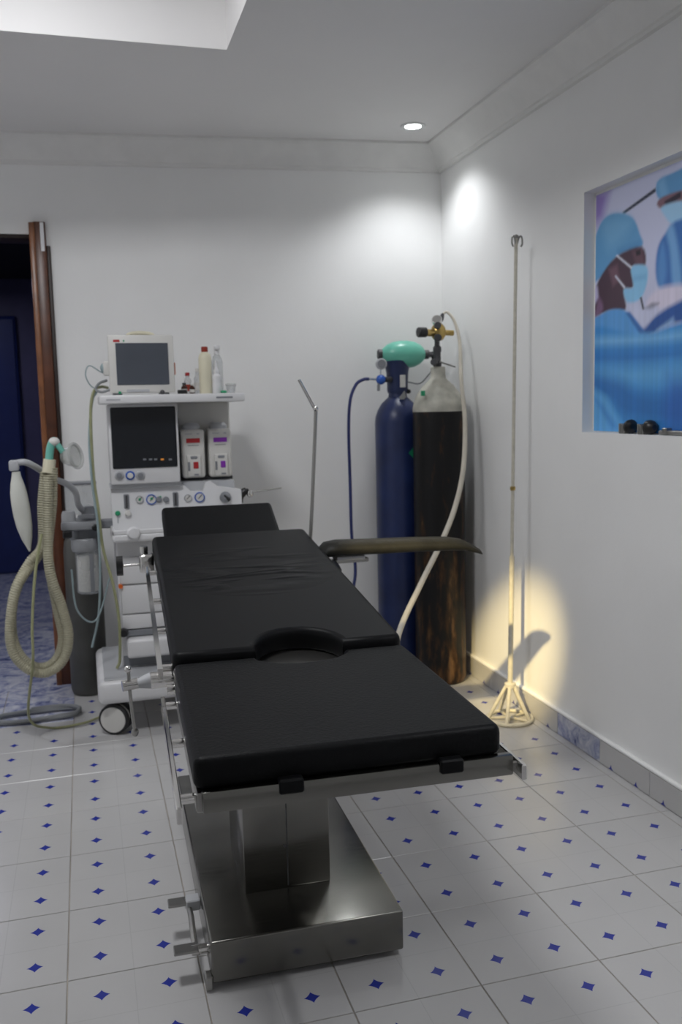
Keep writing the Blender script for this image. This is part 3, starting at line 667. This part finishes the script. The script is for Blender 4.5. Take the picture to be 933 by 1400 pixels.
# thin olive tube in front of the hoses down to the floor
def cord(pts,r,name,m,label,cat,k=10,n=8):
    b = B(); b.tube(spline(pts,k),r,n); return single(b,name,m,label,cat)
cord([PY(57,730,3.99),PY(50,770,3.97),PY(46,810,3.95),PY(44,860,3.93),PY(45,905,3.93),Vector((-.30,4.10,.10)),Vector((-.22,4.18,.012)),Vector((-.08,4.19,.012)),Vector((.0,4.25,.012))],.006,'sampling_tube','ghose','thin olive tube hanging past the hoses down to the floor','tube')
cord([PY(147,530,4.34),PY(138,529,4.28),PY(128,536,4.25),PY(124,570,4.24),PY(128,650,4.22),PY(135,700,4.19),PY(141,750,4.18),PY(155,800,4.14),PY(163,850,4.14),PY(164,900,4.14),Vector((.09,4.14,.27))],.0068,'pressure_hose','ghose','olive green hose running down the left side of the machine','hose')
cord([PY(132,536,4.26),PY(126,550,4.25),PY(122,600,4.24),PY(126,660,4.20),PY(134,720,4.17),PY(137,780,4.17),PY(135,840,4.18),PY(126,885,4.18)],.0055,'monitor_cable','ahose','pale blue-grey cable drooping left of the machine','cable')
cord([PY(146,520,4.27),PY(136,524,4.25),PY(131,532,4.24),PY(139,536,4.22),PY(150,533,4.21)],.006,'probe_cable','cable','grey coiled cable at the monitor\'s lower left corner','cable')
cord([PY(146,512,4.28),PY(137,508,4.28),PY(122,500,4.28),PY(117,512,4.28),PY(123,526,4.28),PY(133,533,4.28)],.0028,'sensor_lead','ahose','thin pale lead curling left of the patient monitor','cable')
cord([PY(100,800,4.16),PY(98,780,4.15),PY(104,830,4.14),PY(122,850,4.14),PY(136,840,4.16),PY(150,790,4.18)],.004,'drain_tube','ahose','thin translucent tube looping under the absorber canister','tube')
# coil lying on the marbled floor
b = B(); cp = []
for j in range(60):
    a = 2*math.pi*j/26; cp.append(Vector((-.28+.19*math.cos(a)+.01*math.sin(3*a), 4.37+.075*math.sin(a)+.012*math.sin(j*.7), .013+.006*(j//26))))
b.tube(cp,.010,8); single(b,'floor_hose_coil','cable','grey hose coiled loosely on the mottled floor by the doorway','hose')

# ------------------------------------------------------------------ patient monitor and bottles on the shelf
zs = 1.511
pm = thing('patient_monitor','off-white patient monitor with grey screen standing on the machine shelf','monitor',(.27,4.28,zs))
mbx = B().box(.126,.416,4.20,4.215,zs+.008,1.778,.006,2).build('bezel','offwhite',pm)
B().box(.135,.408,4.213,4.33,zs+.012,1.768,.02,3).build('housing','offwhite',pm)
p0 = PY(157.5,469,4.198); p1 = PY(232,525.5,4.198)
B().box(p0.x,p1.x,4.1965,4.203,p1.z,p0.z,.0015,1).build('screen','mscreen',mbx)
b = B(); b.tube(spline([(.215,4.27,1.768),(.225,4.27,1.785),(.275,4.27,1.792),(.325,4.27,1.785),(.335,4.27,1.768)],5),.009,10); b.build('handle','cream',pm)
q = PY(159,466,4.199); B().box(q.x-.014,q.x+.014,4.1985,4.201,q.z-.005,q.z+.005).build('brand_mark','red',mbx)
q = PY(169,466,4.199); B().box(q.x-.003,q.x+.003,4.1985,4.201,q.z-.004,q.z+.004).build('power_mark','green',mbx)
q = PY(164,537,4.199); B().box(q.x-.006,q.x+.006,4.197,4.201,q.z-.005,q.z+.006).build('power_button','green',mbx)
B().box(.20,.30,4.1975,4.202,zs+.012,zs+.024,.001,1).build('key_strip','lgrey',mbx)
q = PY(222,536,4.199); B().lathe(q+Vector((0,.003,0)),[(.010,0),(.010,.014),(.007,.016)],(0,-1,0),16).build('dial','dgrey',mbx)
B().box(.414,.424,4.235,4.26,1.60,1.655,.002,1).build('side_socket','orange',pm)
q = PY(138,502,4.27); B().box(.102,.136,4.25,4.28,1.60,1.665,.008,2).build('side_plug','offwhite',pm); B().ball((.104,4.265,1.635),.014,.012,.022,12).build('plug_boot','ahose',pm)
for x in (.16,.37): B().box(x-.02,x+.02,4.22,4.31,zs-.001,zs+.014).build('foot','grey',pm)
def bottle(name,x,y,prof,m,label,cat,extra=()):
    t = thing(name,label,cat,(x,y,zs)); bd_ = B().lathe((x,y,zs),prof,n=22).build('body',m,t)
    for nm,pr,mm in extra: B().lathe((x,y,zs),pr,n=18).build(nm,mm,t)
    return t
xb = PY(281,510,4.22)
bottle('tall_bottle',xb.x,4.22,[(.028,0),(.030,.004),(.030,.160),(.026,.178),(.014,.190),(.0135,.196)],'cream','tall cream plastic bottle with red cap on the machine shelf','bottle',(('cap',[(.014,.190),(.015,.192),(.015,.212),(.013,.214)],'redcap'),))
xs = PY(296,515,4.21); t = bottle('spray_bottle',xs.x,4.21,[(.021,0),(.023,.004),(.022,.04),(.020,.055),(.023,.07),(.022,.080),(.010,.092),(.009,.10)],'white','small white pump bottle right of the tall cream bottle','bottle',(('pump_neck',[(.012,.092),(.012,.104),(.006,.120),(.004,.150)],'white'),))
t2 = bottle('tall_spray_bottle',PY(296,500,4.33).x+.004,4.33,[(.024,0),(.026,.004),(.026,.150),(.020,.170),(.011,.185),(.010,.20)],'clear','tall clear spray bottle with white trigger behind the small pump bottle','bottle',(('collar',[(.013,.185),(.013,.205),(.008,.21)],'white'),))
B().box(t2.location.x-.012,t2.location.x+.014,4.305,4.345,zs+.205,zs+.228,.005,2).build('trigger_head','white',t2)
for i,(px,py,hh,rad,m_,cm,lb) in enumerate(((263,4.26,.046,.013,'blotch','paper','small dark glass vial beside the tall cream bottle'),(252,4.24,.050,.014,'blotch','rubber','dark vial with paper label and black cap between the monitor and other vials'),(257,4.33,.10,.017,'clear','red','clear jar with red band behind the dark vials'),(271,4.34,.12,.018,'clear','offwhite','tall clear jar behind the cream bottle'))):
    xx = PY(px,530,py).x
    t = bottle('glass_vial' if i < 2 else 'clear_jar',xx,py,[(rad*.95,0),(rad,.003),(rad,hh*.62),(rad*.55,hh*.78),(rad*.5,hh*.9)],m_,lb,'vial' if i<2 else 'jar',(('cap',[(rad*.62,hh*.86),(rad*.62,hh),(rad*.5,hh+.001)],cm),('label',[(rad*1.02,hh*.15),(rad*1.02,hh*.45)],'paper' if i!=2 else 'redcap')))
b = B(); x0 = PY(246,535,4.20).x; b.tube([(x0-.012,4.17,zs+.009),(x0+.028,4.175,zs+.010)],.009,12); single(b,'black_clip','black','small black clip lying beside the monitor on the shelf','clip')
xx = PY(316,535,4.25).x; bottle('specimen_cup',xx,4.25,[(.018,0),(.020,.003),(.023,.034),(.024,.036)],'clear','small clear cup at the right end of the shelf','cup',(('lid',[(.025,.034),(.025,.043),(.022,.045)],'mask'),))
xx = PY(306,537,4.18).x; B_ = B().box(xx-.012,xx+.012,4.165,4.195,zs,zs+.012,.003,1); single(B_,'green_cap','green','small green cap lying right of the pump bottle','cap')

# ------------------------------------------------------------------ gas cylinders
Xb, Yb, Rb = 1.742, 4.285, .131
bc_ = thing('gas_cylinder','tall scratched black gas cylinder with dirty white shoulder and brass regulator','gas cylinder',(Xb,Yb,0))
B().lathe((Xb,Yb,0),[(.105,0),(.124,.006),(Rb,.03),(Rb,1.402)],n=40).build('body','rustblack',bc_)
shp = [(Rb+.0005,1.400),(Rb,1.42),(.123,1.455),(.104,1.495),(.076,1.532),(.050,1.555),(.040,1.567),(.037,1.585),(.037,1.620),(.032,1.624)]
sd_ = B().lathe((Xb,Yb,0),shp,n=40).build('shoulder','shoulder',bc_)
q = PY(580,538,Yb-.10); B().box(q.x-.012,q.x+.008,Yb-.098,Yb-.084,q.z-.012,q.z+.014,.002,1).build('green_sticker','green',sd_)
vz = 1.62; vy = Yb
vv = B().lathe((Xb-.004,vy,vz),[(.020,0),(.022,.02),(.018,.03),(.018,.075),(.021,.08),(.021,.10),(.013,.11),(.013,.155)],n=16).build('valve','dgrey',bc_)
B().lathe((Xb-.03,vy-.03,vz+.025),[(.016,0),(.018,.008),(.016,.025)],(-.6,-.8,0),14).build('valve_outlet','dgrey',vv)
B().tube([(Xb+.0,vy-.02,vz+.028),(Xb+.075,vy-.045,vz+.0)],.004,8).build('valve_key','steel',vv)
rg = B().ball((Xb-.005,vy-.02,1.795),.040,.034,.046,18).build('regulator','brass',bc_)
B().cyl((Xb-.035,vy-.03,1.79),(Xb-.085,vy-.04,1.79),.018,n=16).build('knob_stem','brass',rg)
B().lathe((Xb-.078,vy-.04,1.792),[(.022,0),(.025,.004),(.025,.042),(.022,.046)],(-1,-.1,0),20).build('pressure_knob','black',rg)
B().cyl((Xb+.03,vy-.02,1.792),(Xb+.075,vy-.02,1.79),.014,n=14).build('outlet_stub','brass',rg)
B().lathe((Xb-.012,vy-.02,1.845),[(.024,0),(.026,.004),(.026,.022),(.022,.026)],(-.35,-.8,.5),20).build('gauge','chrome',rg)
B().lathe((Xb+.015,vy-.005,1.85),[(.010,0),(.012,.01),(.010,.03),(.006,.04)],(.3,0,1),12).build('hose_nipple','dgrey',rg)
B().lathe((Xb-.02,vy-.045,1.765),[(.018,0),(.020,.006),(.018,.02)],(-.2,-1,-.1),16).build('gauge','dgrey',rg)
B().lathe((Xb-.02,vy-.042,1.822),[(.016,0),(.018,.006),(.016,.02)],(-.2,-1,.2),16).build('gauge','dgrey',rg)
Xc, Yc, Rc = 1.610, 4.530, .122
bl = thing('oxygen_cylinder','tall dark blue oxygen cylinder with valve guard behind the black cylinder','gas cylinder',(Xc,Yc,0))
B().lathe((Xc,Yc,0),[(.095,0),(.116,.006),(Rc,.03),(Rc,1.345),(.119,1.375),(.107,1.41),(.086,1.445),(.062,1.468),(.050,1.478),(.047,1.50),(.047,1.52),(.04,1.525)],n=40).build('body','bluesteel',bl)
gd = B().lathe((Xc,Yc,0),[(.052,1.500),(.056,1.515),(.055,1.54),(.058,1.60),(.066,1.65),(.070,1.664),(.064,1.668),(.050,1.60),(.046,1.52)],n=28).build('valve_guard','bluesteel',bl)
q = PY(551,521,Yc-.062); B().box(q.x-.014,q.x+.014,Yc-.066,Yc-.055,q.z-.032,q.z+.032,.001,1).build('guard_label','paper',gd)
q = PY(551,543,Yc-.075); b = B(); b.prism([(-.018,0),(0,-.032),(.018,0),(0,.032)],lambda p:Vector((q.x+p[0],Yc-.076-p[1]*.9,q.z+p[1])),lambda p:Vector((q.x+p[0],Yc-.073-p[1]*.9,q.z+p[1]))); b.build('hanging_tag','paper',gd)
q = PY(562,535,Yc-.05); B().ball((Xc+.050,Yc-.030,q.z),.014,.012,.012,12).build('guard_bolt','black',gd)
# green diamond hazard sticker wrapped on the blue body
b = B(); V = []; F = []; zc_ = PY(564,619,4.42).z; th0 = math.radians(-90+28); k = 7; hd = .047
def sp_(a,c): 
    th = th0+a/Rc; return Vector((Xc+(Rc+.0009)*math.cos(th),Yc+(Rc+.0009)*math.sin(th),zc_+c))
for i in range(k):
    for j in range(k):
        s_,t_ = (i/(k-1)-.5)*2,(j/(k-1)-.5)*2; V.append(sp_((s_-t_)*hd/2,(s_+t_)*hd/2))
for i in range(k-1):
    for j in range(k-1): F.append((i*k+j,(i+1)*k+j,(i+1)*k+j+1,i*k+j+1))
b._add(V,F); stc = b.build('hazard_sticker','green',bl)
b = B()
for (x0,x1,z0,z1) in ((-.012,.012,.006,.009),(-.016,.016,-.002,.001),(-.010,.010,-.010,-.007)):
    b._add([sp_(x0,z0)+Vector((0,-.0006,0)),sp_(x1,z0)+Vector((0,-.0006,0)),sp_(x1,z1)+Vector((0,-.0006,0)),sp_(x0,z1)+Vector((0,-.0006,0))],[(0,1,2,3)])
b.build('sticker_print','teal',stc)
# blue regulator
q = PY(521,519,Yc-.06); Yr = Yc-.06
rg = B().ball((q.x,Yr,q.z),.026,.024,.026,16).build('regulator','blueflat',bl)
B().cyl((q.x+.02,Yr,q.z),(q.x+.065,Yr+.03,q.z+.002),.014,n=14).build('regulator_inlet','dgrey',rg)
B().cyl((q.x-.004,Yr,q.z+.02),(q.x-.002,Yr,q.z+.055),.006,n=10).build('gauge_stem','chrome',rg)
g_ = B().lathe((q.x+.004,Yr+.012,q.z+.080),[(.027,0),(.029,.004),(.029,.022),(.025,.024)],(-.1,-1,0),22).build('gauge','lgrey',rg)
B().lathe((q.x+.002,Yr-.013,q.z+.080),[(.022,0),(.022,.002)],(-.1,-1,0),20).build('gauge_face','grey',g_)
B().cyl((q.x-.012,Yr,q.z-.015),(q.x-.014,Yr,q.z-.058),.008,n=10).build('drain_valve','grey',rg)
B().cyl((q.x-.02,Yr,q.z+.002),(q.x-.07,Yr,q.z+.004),.006,n=10).build('hose_tail','chrome',rg)
hs = q+Vector((-.065,0,.004))
cord([hs,PY(497,519,Yr),PY(487,526,Yr),PY(479,548,Yr-.02),PY(477,590,Yr-.03),PY(479,660,Yr-.05),PY(481,730,Yr-.08),PY(486,775,Yr-.1),PY(484,800,Yr-.12),PY(477,825,Yr-.15),Vector((1.22,4.1,.25)),Vector((1.05,3.9,.03)),Vector((.8,4.0,.012))],.0085,'oxygen_hose','bhose','navy blue gas hose hanging left of the blue cylinder','hose')
hp = Vector((Xb+.026,vy-.005,1.885))
b = B(); P_ = spline([hp,hp+Vector((.02,-.01,.008)),PY(622,440,4.24),PY(629,470,4.2),PY(631,520,4.14),PY(636,575,4.10),PY(634,640,4.05),PY(622,695,4.0),PY(602,745,3.9),PY(575,800,3.75),PY(545,868,3.5),Vector((1.10,3.25,.30)),Vector((.95,3.15,.10)),Vector((.88,3.35,.016)),Vector((.80,3.7,.014)),Vector((.75,3.95,.014))],10)
b.tube(P_,[.0055+.007*min(1,i/60) for i in range(len(P_))],10); single(b,'white_hose','whose','ivory hose arching from the brass regulator down across the black cylinder','hose')
cord([Vector((Xc+.05,Yc-.03,1.555)),PY(575,524,4.40),Vector((Xb-.034,Yb+.01,1.60))],.0035,'tie_wire','cable','thin wire tying the two cylinder necks together','wire',4)
# resuscitator bag on top of the valve guard
q = PY(551,484.5,Yc-.01); ra_ = thing('resuscitator_bag','green silicone resuscitator bag lying on top of the blue cylinder','resuscitator',(q.x,Yc,q.z-.07))
pr = [(.016,-.118),(.022,-.115),(.030,-.108),(.050,-.085),(.064,-.055),(.071,-.015),(.072,.02),(.066,.06),(.052,.09),(.034,.110),(.022,.118),(.018,.120)]
B().lathe((q.x,Yc-.01,q.z),pr,(1,-.12,-.02),32).build('bag','bagteal',ra_)
B().lathe((q.x,Yc-.01,q.z),[(.022,-.135),(.026,-.132),(.026,-.112),(.020,-.108)],(1,-.12,-.02),18).build('inlet_valve','dgrey',ra_)
ov = B().lathe((q.x,Yc-.01,q.z),[(.022,.112),(.024,.116),(.024,.138),(.016,.142),(.014,.17)],(1,-.12,-.02),18).build('outlet_valve','dgrey',ra_)
B().lathe((q.x+.166,Yc-.03,q.z+.012),[(.013,0),(.015,.004),(.015,.034),(.012,.04)],(.05,-.1,-1),14).build('patient_port','black',ra_)

# ------------------------------------------------------------------ IV pole
I0 = Vector((1.800,3.605,0)); I1 = PY(706,326,3.605)
iv = thing('iv_pole','tall thin cream painted drip stand in the warm light by the right wall','drip stand',I0)
hub = I0+(I1-I0)*(.165/I1.z)
B().tube([hub,hub.lerp(I1,.30)],.0115,12).build('lower_tube','ivpaint',iv)
up_ = B().tube([hub.lerp(I1,.29),I1],.0075,10).build('upper_tube','ivpaint',iv)
q = hub.lerp(I1,.45); B().lathe(q,[(.010,0),(.012,.004),(.012,.014),(.009,.018)],(0,0,1),12).build('collar_ring','brass',up_)
B().lathe(hub-Vector((0,0,.012)),[(.018,0),(.026,.003),(.026,.020),(.018,.024)],n=14).build('hub_collar','ivpaint',iv)
for j in range(5):
    a = math.radians(20+72*j); f = I0+Vector((.098*math.cos(a),.098*math.sin(a),.012))
    B().tube([hub+Vector((.016*math.cos(a),.016*math.sin(a),0)),f],.0085,8).build('leg','ivpaint',iv)
    B().tube([f,I0+Vector((0,0,.014))],.006,8).build('foot_bar','ivpaint',iv)
b = B(); b.tube([I0+Vector((.100*math.cos(a),.100*math.sin(a),.011)) for a in [2*math.pi*j/30 for j in range(30)]],.0085,8,closed=True); b.build('base_ring','ivpaint',iv)
for s in (-1,1):
    B().tube(spline([I1+Vector((0,0,-.035)),I1+Vector((s*.012,-.006,.005)),I1+Vector((s*.022,-.008,.004)),I1+Vector((s*.024,-.01,-.022)),I1+Vector((s*.018,-.01,-.036))],5),.0042,8).build('hook','steel',iv)
B().ball(I1+Vector((0,0,.008)),.011,.011,.009,10).build('top_knob','steel',iv)

# ------------------------------------------------------------------ poster in the niche (flat print)
PXp = RX+ND-.004
def pc(cx,cy):     # point of the print, found on the poster plane
    r = PX(780+cx/3.3333,200+cy/3.3333,PXp); return (r.y, r.z)
py0, py1, pz0, pz1 = NY0+.004, NY1-.012, NZ0+.004, NZ1-.012
ny, nz_ = 210, 190
gy = np.linspace(py1,py0,ny); gz = np.linspace(pz0,pz1,nz_); GY, GZ = np.meshgrid(gy,gz,indexing='ij')
rng = np.random.default_rng(3)
def srgb(c): c = np.array(c,float)/255; return np.where(c<=.04045,c/12.92,((c+.055)/1.055)**2.4)
img = np.zeros((ny,nz_,3)); img[:] = srgb((188,192,218))
def sdist(poly):
    P = np.array([pc(*p) for p in poly]); n = len(P); ins = np.zeros(GY.shape,bool); dm = np.full(GY.shape,9.)
    for i in range(n):
        a, c = P[i], P[(i+1)%n]; e = c-a; L2 = max(e@e,1e-12)
        t = np.clip(((GY-a[0])*e[0]+(GZ-a[1])*e[1])/L2,0,1); dm = np.minimum(dm,np.hypot(GY-a[0]-t*e[0],GZ-a[1]-t*e[1]))
        cr = ((a[1]>GZ)!=(c[1]>GZ)) & (GY < (c[0]-a[0])*(GZ-a[1])/((c[1]-a[1]) if abs(c[1]-a[1])>1e-9 else 1e-9)+a[0]); ins ^= cr
    return np.where(ins,-dm,dm)
def lay(poly,col,soft=.004,op=1.,sm=True):
    global img
    if sm and len(poly) > 4: poly = [(q.x,q.y) for q in spline([Vector((x,y,0)) for x,y in poly],4,True)]
    m = np.clip(.5-sdist(poly)/(2*soft),0,1)[...,None]*op; img = img*(1-m)+srgb(col)*m
R_ = 1500
lay([(60,200),(180,200),(150,330),(60,420)],(140,122,186),.03)
lay([(238,300),(388,190),(392,206),(246,309)],(42,48,68),.003)
# standing figure on the right: cap, face, glasses, mask, gown
lay([(396,165),(470,120),(640,60),(660,230),(520,205),(410,242)],(92,148,196),.005)
lay([(396,165),(430,140),(450,225),(410,242)],(120,172,212),.012,.7)
lay([(408,240),(515,200),(600,210),(600,290),(420,285)],(122,92,104),.005)
lay([(428,252),(505,205),(506,232),(440,272)],(48,42,58),.004)
lay([(418,275),(510,248),(600,260),(560,345),(472,356),(432,318)],(152,194,226),.006)
lay([(398,470),(438,392),(512,330),(760,330),(900,1000),(520,690),(430,668),(392,600)],(58,108,176),.008)
lay([(440,395),(470,360),(500,520),(505,640),(470,640),(455,480)],(120,170,215),.012,.8)
lay([(404,500),(425,440),(440,560),(420,650),(398,610)],(96,150,204),.012,.6)
lay([(520,420),(560,400),(640,700),(560,690)],(40,80,146),.02,.8)
lay([(345,728),(400,650),(520,628),(620,640),(560,690),(420,742)],(206,200,220),.012)
lay([(340,740),(372,715),(405,715),(370,752)],(70,74,96),.008,.8)
lay([(325,830),(510,700),(900,560),(900,860),(510,800),(360,865)],(44,84,152),.010)
lay([(395,835),(470,780),(475,800),(420,845)],(150,184,222),.010,.7)
# near figure: cap, face and neck, mask, straps, gown
lay([(50,640),(112,420),(155,330),(215,303),(285,325),(318,400),(326,455),(215,500),(150,590)],(92,150,196),.006)
lay([(150,350),(220,318),(280,345),(240,420),(170,470)],(120,174,212),.03,.55)
lay([(215,470),(318,430),(326,458),(215,502)],(72,128,180),.012,.6)
lay([(60,790),(112,690),(128,615),(208,505),(326,458),(342,540),(282,548),(288,640),(246,655),(252,745),(180,750)],(72,52,66),.006)
lay([(175,560),(215,540),(225,610),(195,640)],(112,82,96),.010,.8)
lay([(282,480),(326,462),(341,538),(300,545)],(104,76,88),.010,.8)
lay([(298,478),(320,470),(322,494),(302,500)],(36,32,42),.004)
lay([(105,640),(125,640),(130,690),(108,730)],(178,172,204),.008)
lay([(60,800),(112,760),(130,690),(150,740),(110,790)],(128,98,130),.010,.8)
lay([(278,552),(346,545),(352,612),(322,692),(262,712),(244,652),(288,640)],(132,186,222),.006)
lay([(290,590),(348,580),(346,605),(285,618)],(108,164,206),.008,.6)
lay([(208,498),(214,494),(282,550),(278,558)],(210,214,230),.003); lay([(203,592),(208,588),(252,642),(246,648)],(210,214,230),.003)
lay([(262,722),(335,742),(400,735),(345,822),(318,815)],(192,196,222),.012)
lay([(318,690),(326,686),(338,742),(330,745)],(40,40,56),.003)
lay([(30,815),(112,782),(185,745),(262,755),(345,858),(345,880),(30,895)],(86,150,210),.006)
lay([(255,760),(272,755),(350,858),(320,860)],(54,104,172),.006)
# drapes
lay([(0,880),(330,860),(520,800),(1000,700),(1000,1700),(0,1700)],(62,136,202),.010)
lay([(0,880),(330,862),(520,840),(1000,760),(1000,800),(520,880),(330,900),(0,912)],(122,180,222),.018,.8)
lay([(0,930),(340,920),(1000,850),(1000,960),(340,1000),(0,1000)],(48,112,182),.03,.7)
lay([(0,1000),(340,1000),(1000,940),(1000,1050),(340,1090),(0,1035)],(98,166,216),.03,.75)
lay([(60,1030),(220,1060),(380,1130),(1000,1080),(1000,1260),(520,1260),(260,1230),(180,1160),(60,1110)],(40,98,168),.03,.7)
lay([(440,1080),(520,1050),(1000,1000),(1000,1700),(480,1500)],(50,92,172),.04,.6)
lay([(60,1110),(150,1130),(200,1200),(300,1420),(60,1420)],(96,164,216),.016,.8)
lay([(110,1150),(150,1180),(215,1280),(190,1290)],(56,120,192),.014,.7)
st_ = 1+.08*np.convolve(rng.normal(size=ny+2),np.ones(3)/3,'valid')[:,None,None]*np.clip((1.93-GZ)/.2,0,1)[...,None]
img = np.clip(img*st_*1.3,0,1)
me = bpy.data.meshes.new('print'); V = [(PXp,float(GY[i,j]),float(GZ[i,j])) for i in range(ny) for j in range(nz_)]
F = [(i*nz_+j,(i+1)*nz_+j,(i+1)*nz_+j+1,i*nz_+j+1) for i in range(ny-1) for j in range(nz_-1)]
po = Vector((PXp,(py0+py1)/2,pz0)); me.from_pydata([tuple(Vector(v)-po) for v in V],[],F)
ca = me.color_attributes.new('ink','FLOAT_COLOR','POINT'); ca.data.foreach_set('color',np.concatenate([img.reshape(-1,3),np.ones((ny*nz_,1))],1).astype(np.float32).ravel())
pmat = mat('printed_ink',(.5,.5,.5),.45); n,L,p = N(pmat); at_ = n.new('ShaderNodeAttribute'); at_.attribute_name = 'ink'; L.new(at_.outputs['Color'],p.inputs['Base Color']); me.materials.append(pmat)
pt = thing('surgery_poster','blue printed poster of masked surgeons at work set in the wall niche','poster',po)
B().box(PXp+.0006,PXp+.0035,py0,py1,pz0,pz1).build('backing_sheet','paper',pt)
o = bpy.data.objects.new('print',me); COL.objects.link(o); o.parent = pt
# clamps and rod left on the niche ledge
def ledge_clamp(yc,label,big):
    t = thing('rail_clamp',label,'clamp',(RX+.022,yc,NZ0),'clamps left on the niche ledge')
    x0,x1 = RX+.004,RX+.040
    for k,(a,c) in enumerate(((.046,.036),(.032,.022),(.018,.006))): B().box(x0,x1,yc+c,yc+a,NZ0+.0005,NZ0+.038-.002*k,.002,1).build('jaw','steel',t)
    B().lathe((RX+.022,yc+.006,NZ0+.026),[(.018,0),(.026,.004),(.027,.016),(.018,.024),(.008,.026)] if not big else [(.018,0),(.0255,.004),(.026,.02),(.020,.034),(.010,.042)],(0,-1,0),20).build('knob','black',t)
    return t
y1 = PX(858,590,RX+.02).y; y2 = PX(882,590,RX+.02).y
ledge_clamp(y1-.012,'steel rail clamp with black knob at the far end of the niche ledge',False); ledge_clamp(y2-.02,'steel rail clamp with larger black knob nearer the frame edge on the ledge',True)
yr = PX(903,595,RX+.02).y; b = B(); b.tube([(RX+.022,yr,NZ0+.0095),(RX+.02,yr-.22,NZ0+.0095)],.009,12); b.box(RX+.008,RX+.034,yr-.05,yr-.025,NZ0+.003,NZ0+.026,.003,1)
single(b,'steel_rod','steel','short steel rod lying on the niche ledge right of the clamps','rod')

# ------------------------------------------------------------------ recessed downlight
dl = thing('downlight','small round recessed downlight glowing in the ceiling corner','ceiling light',(1.644,4.34,CEIL-.006))
b = B(); b.lathe((1.644,4.34,CEIL-.008),[(.040,.004),(.058,0),(.062,.004),(.062,.008),(.040,.008)],n=32); b.build('trim_ring','ring',dl)
B().lathe((1.644,4.34,CEIL-.0045),[(.040,0),(.040,.003)],n=28).build('lens','lampglow',dl)
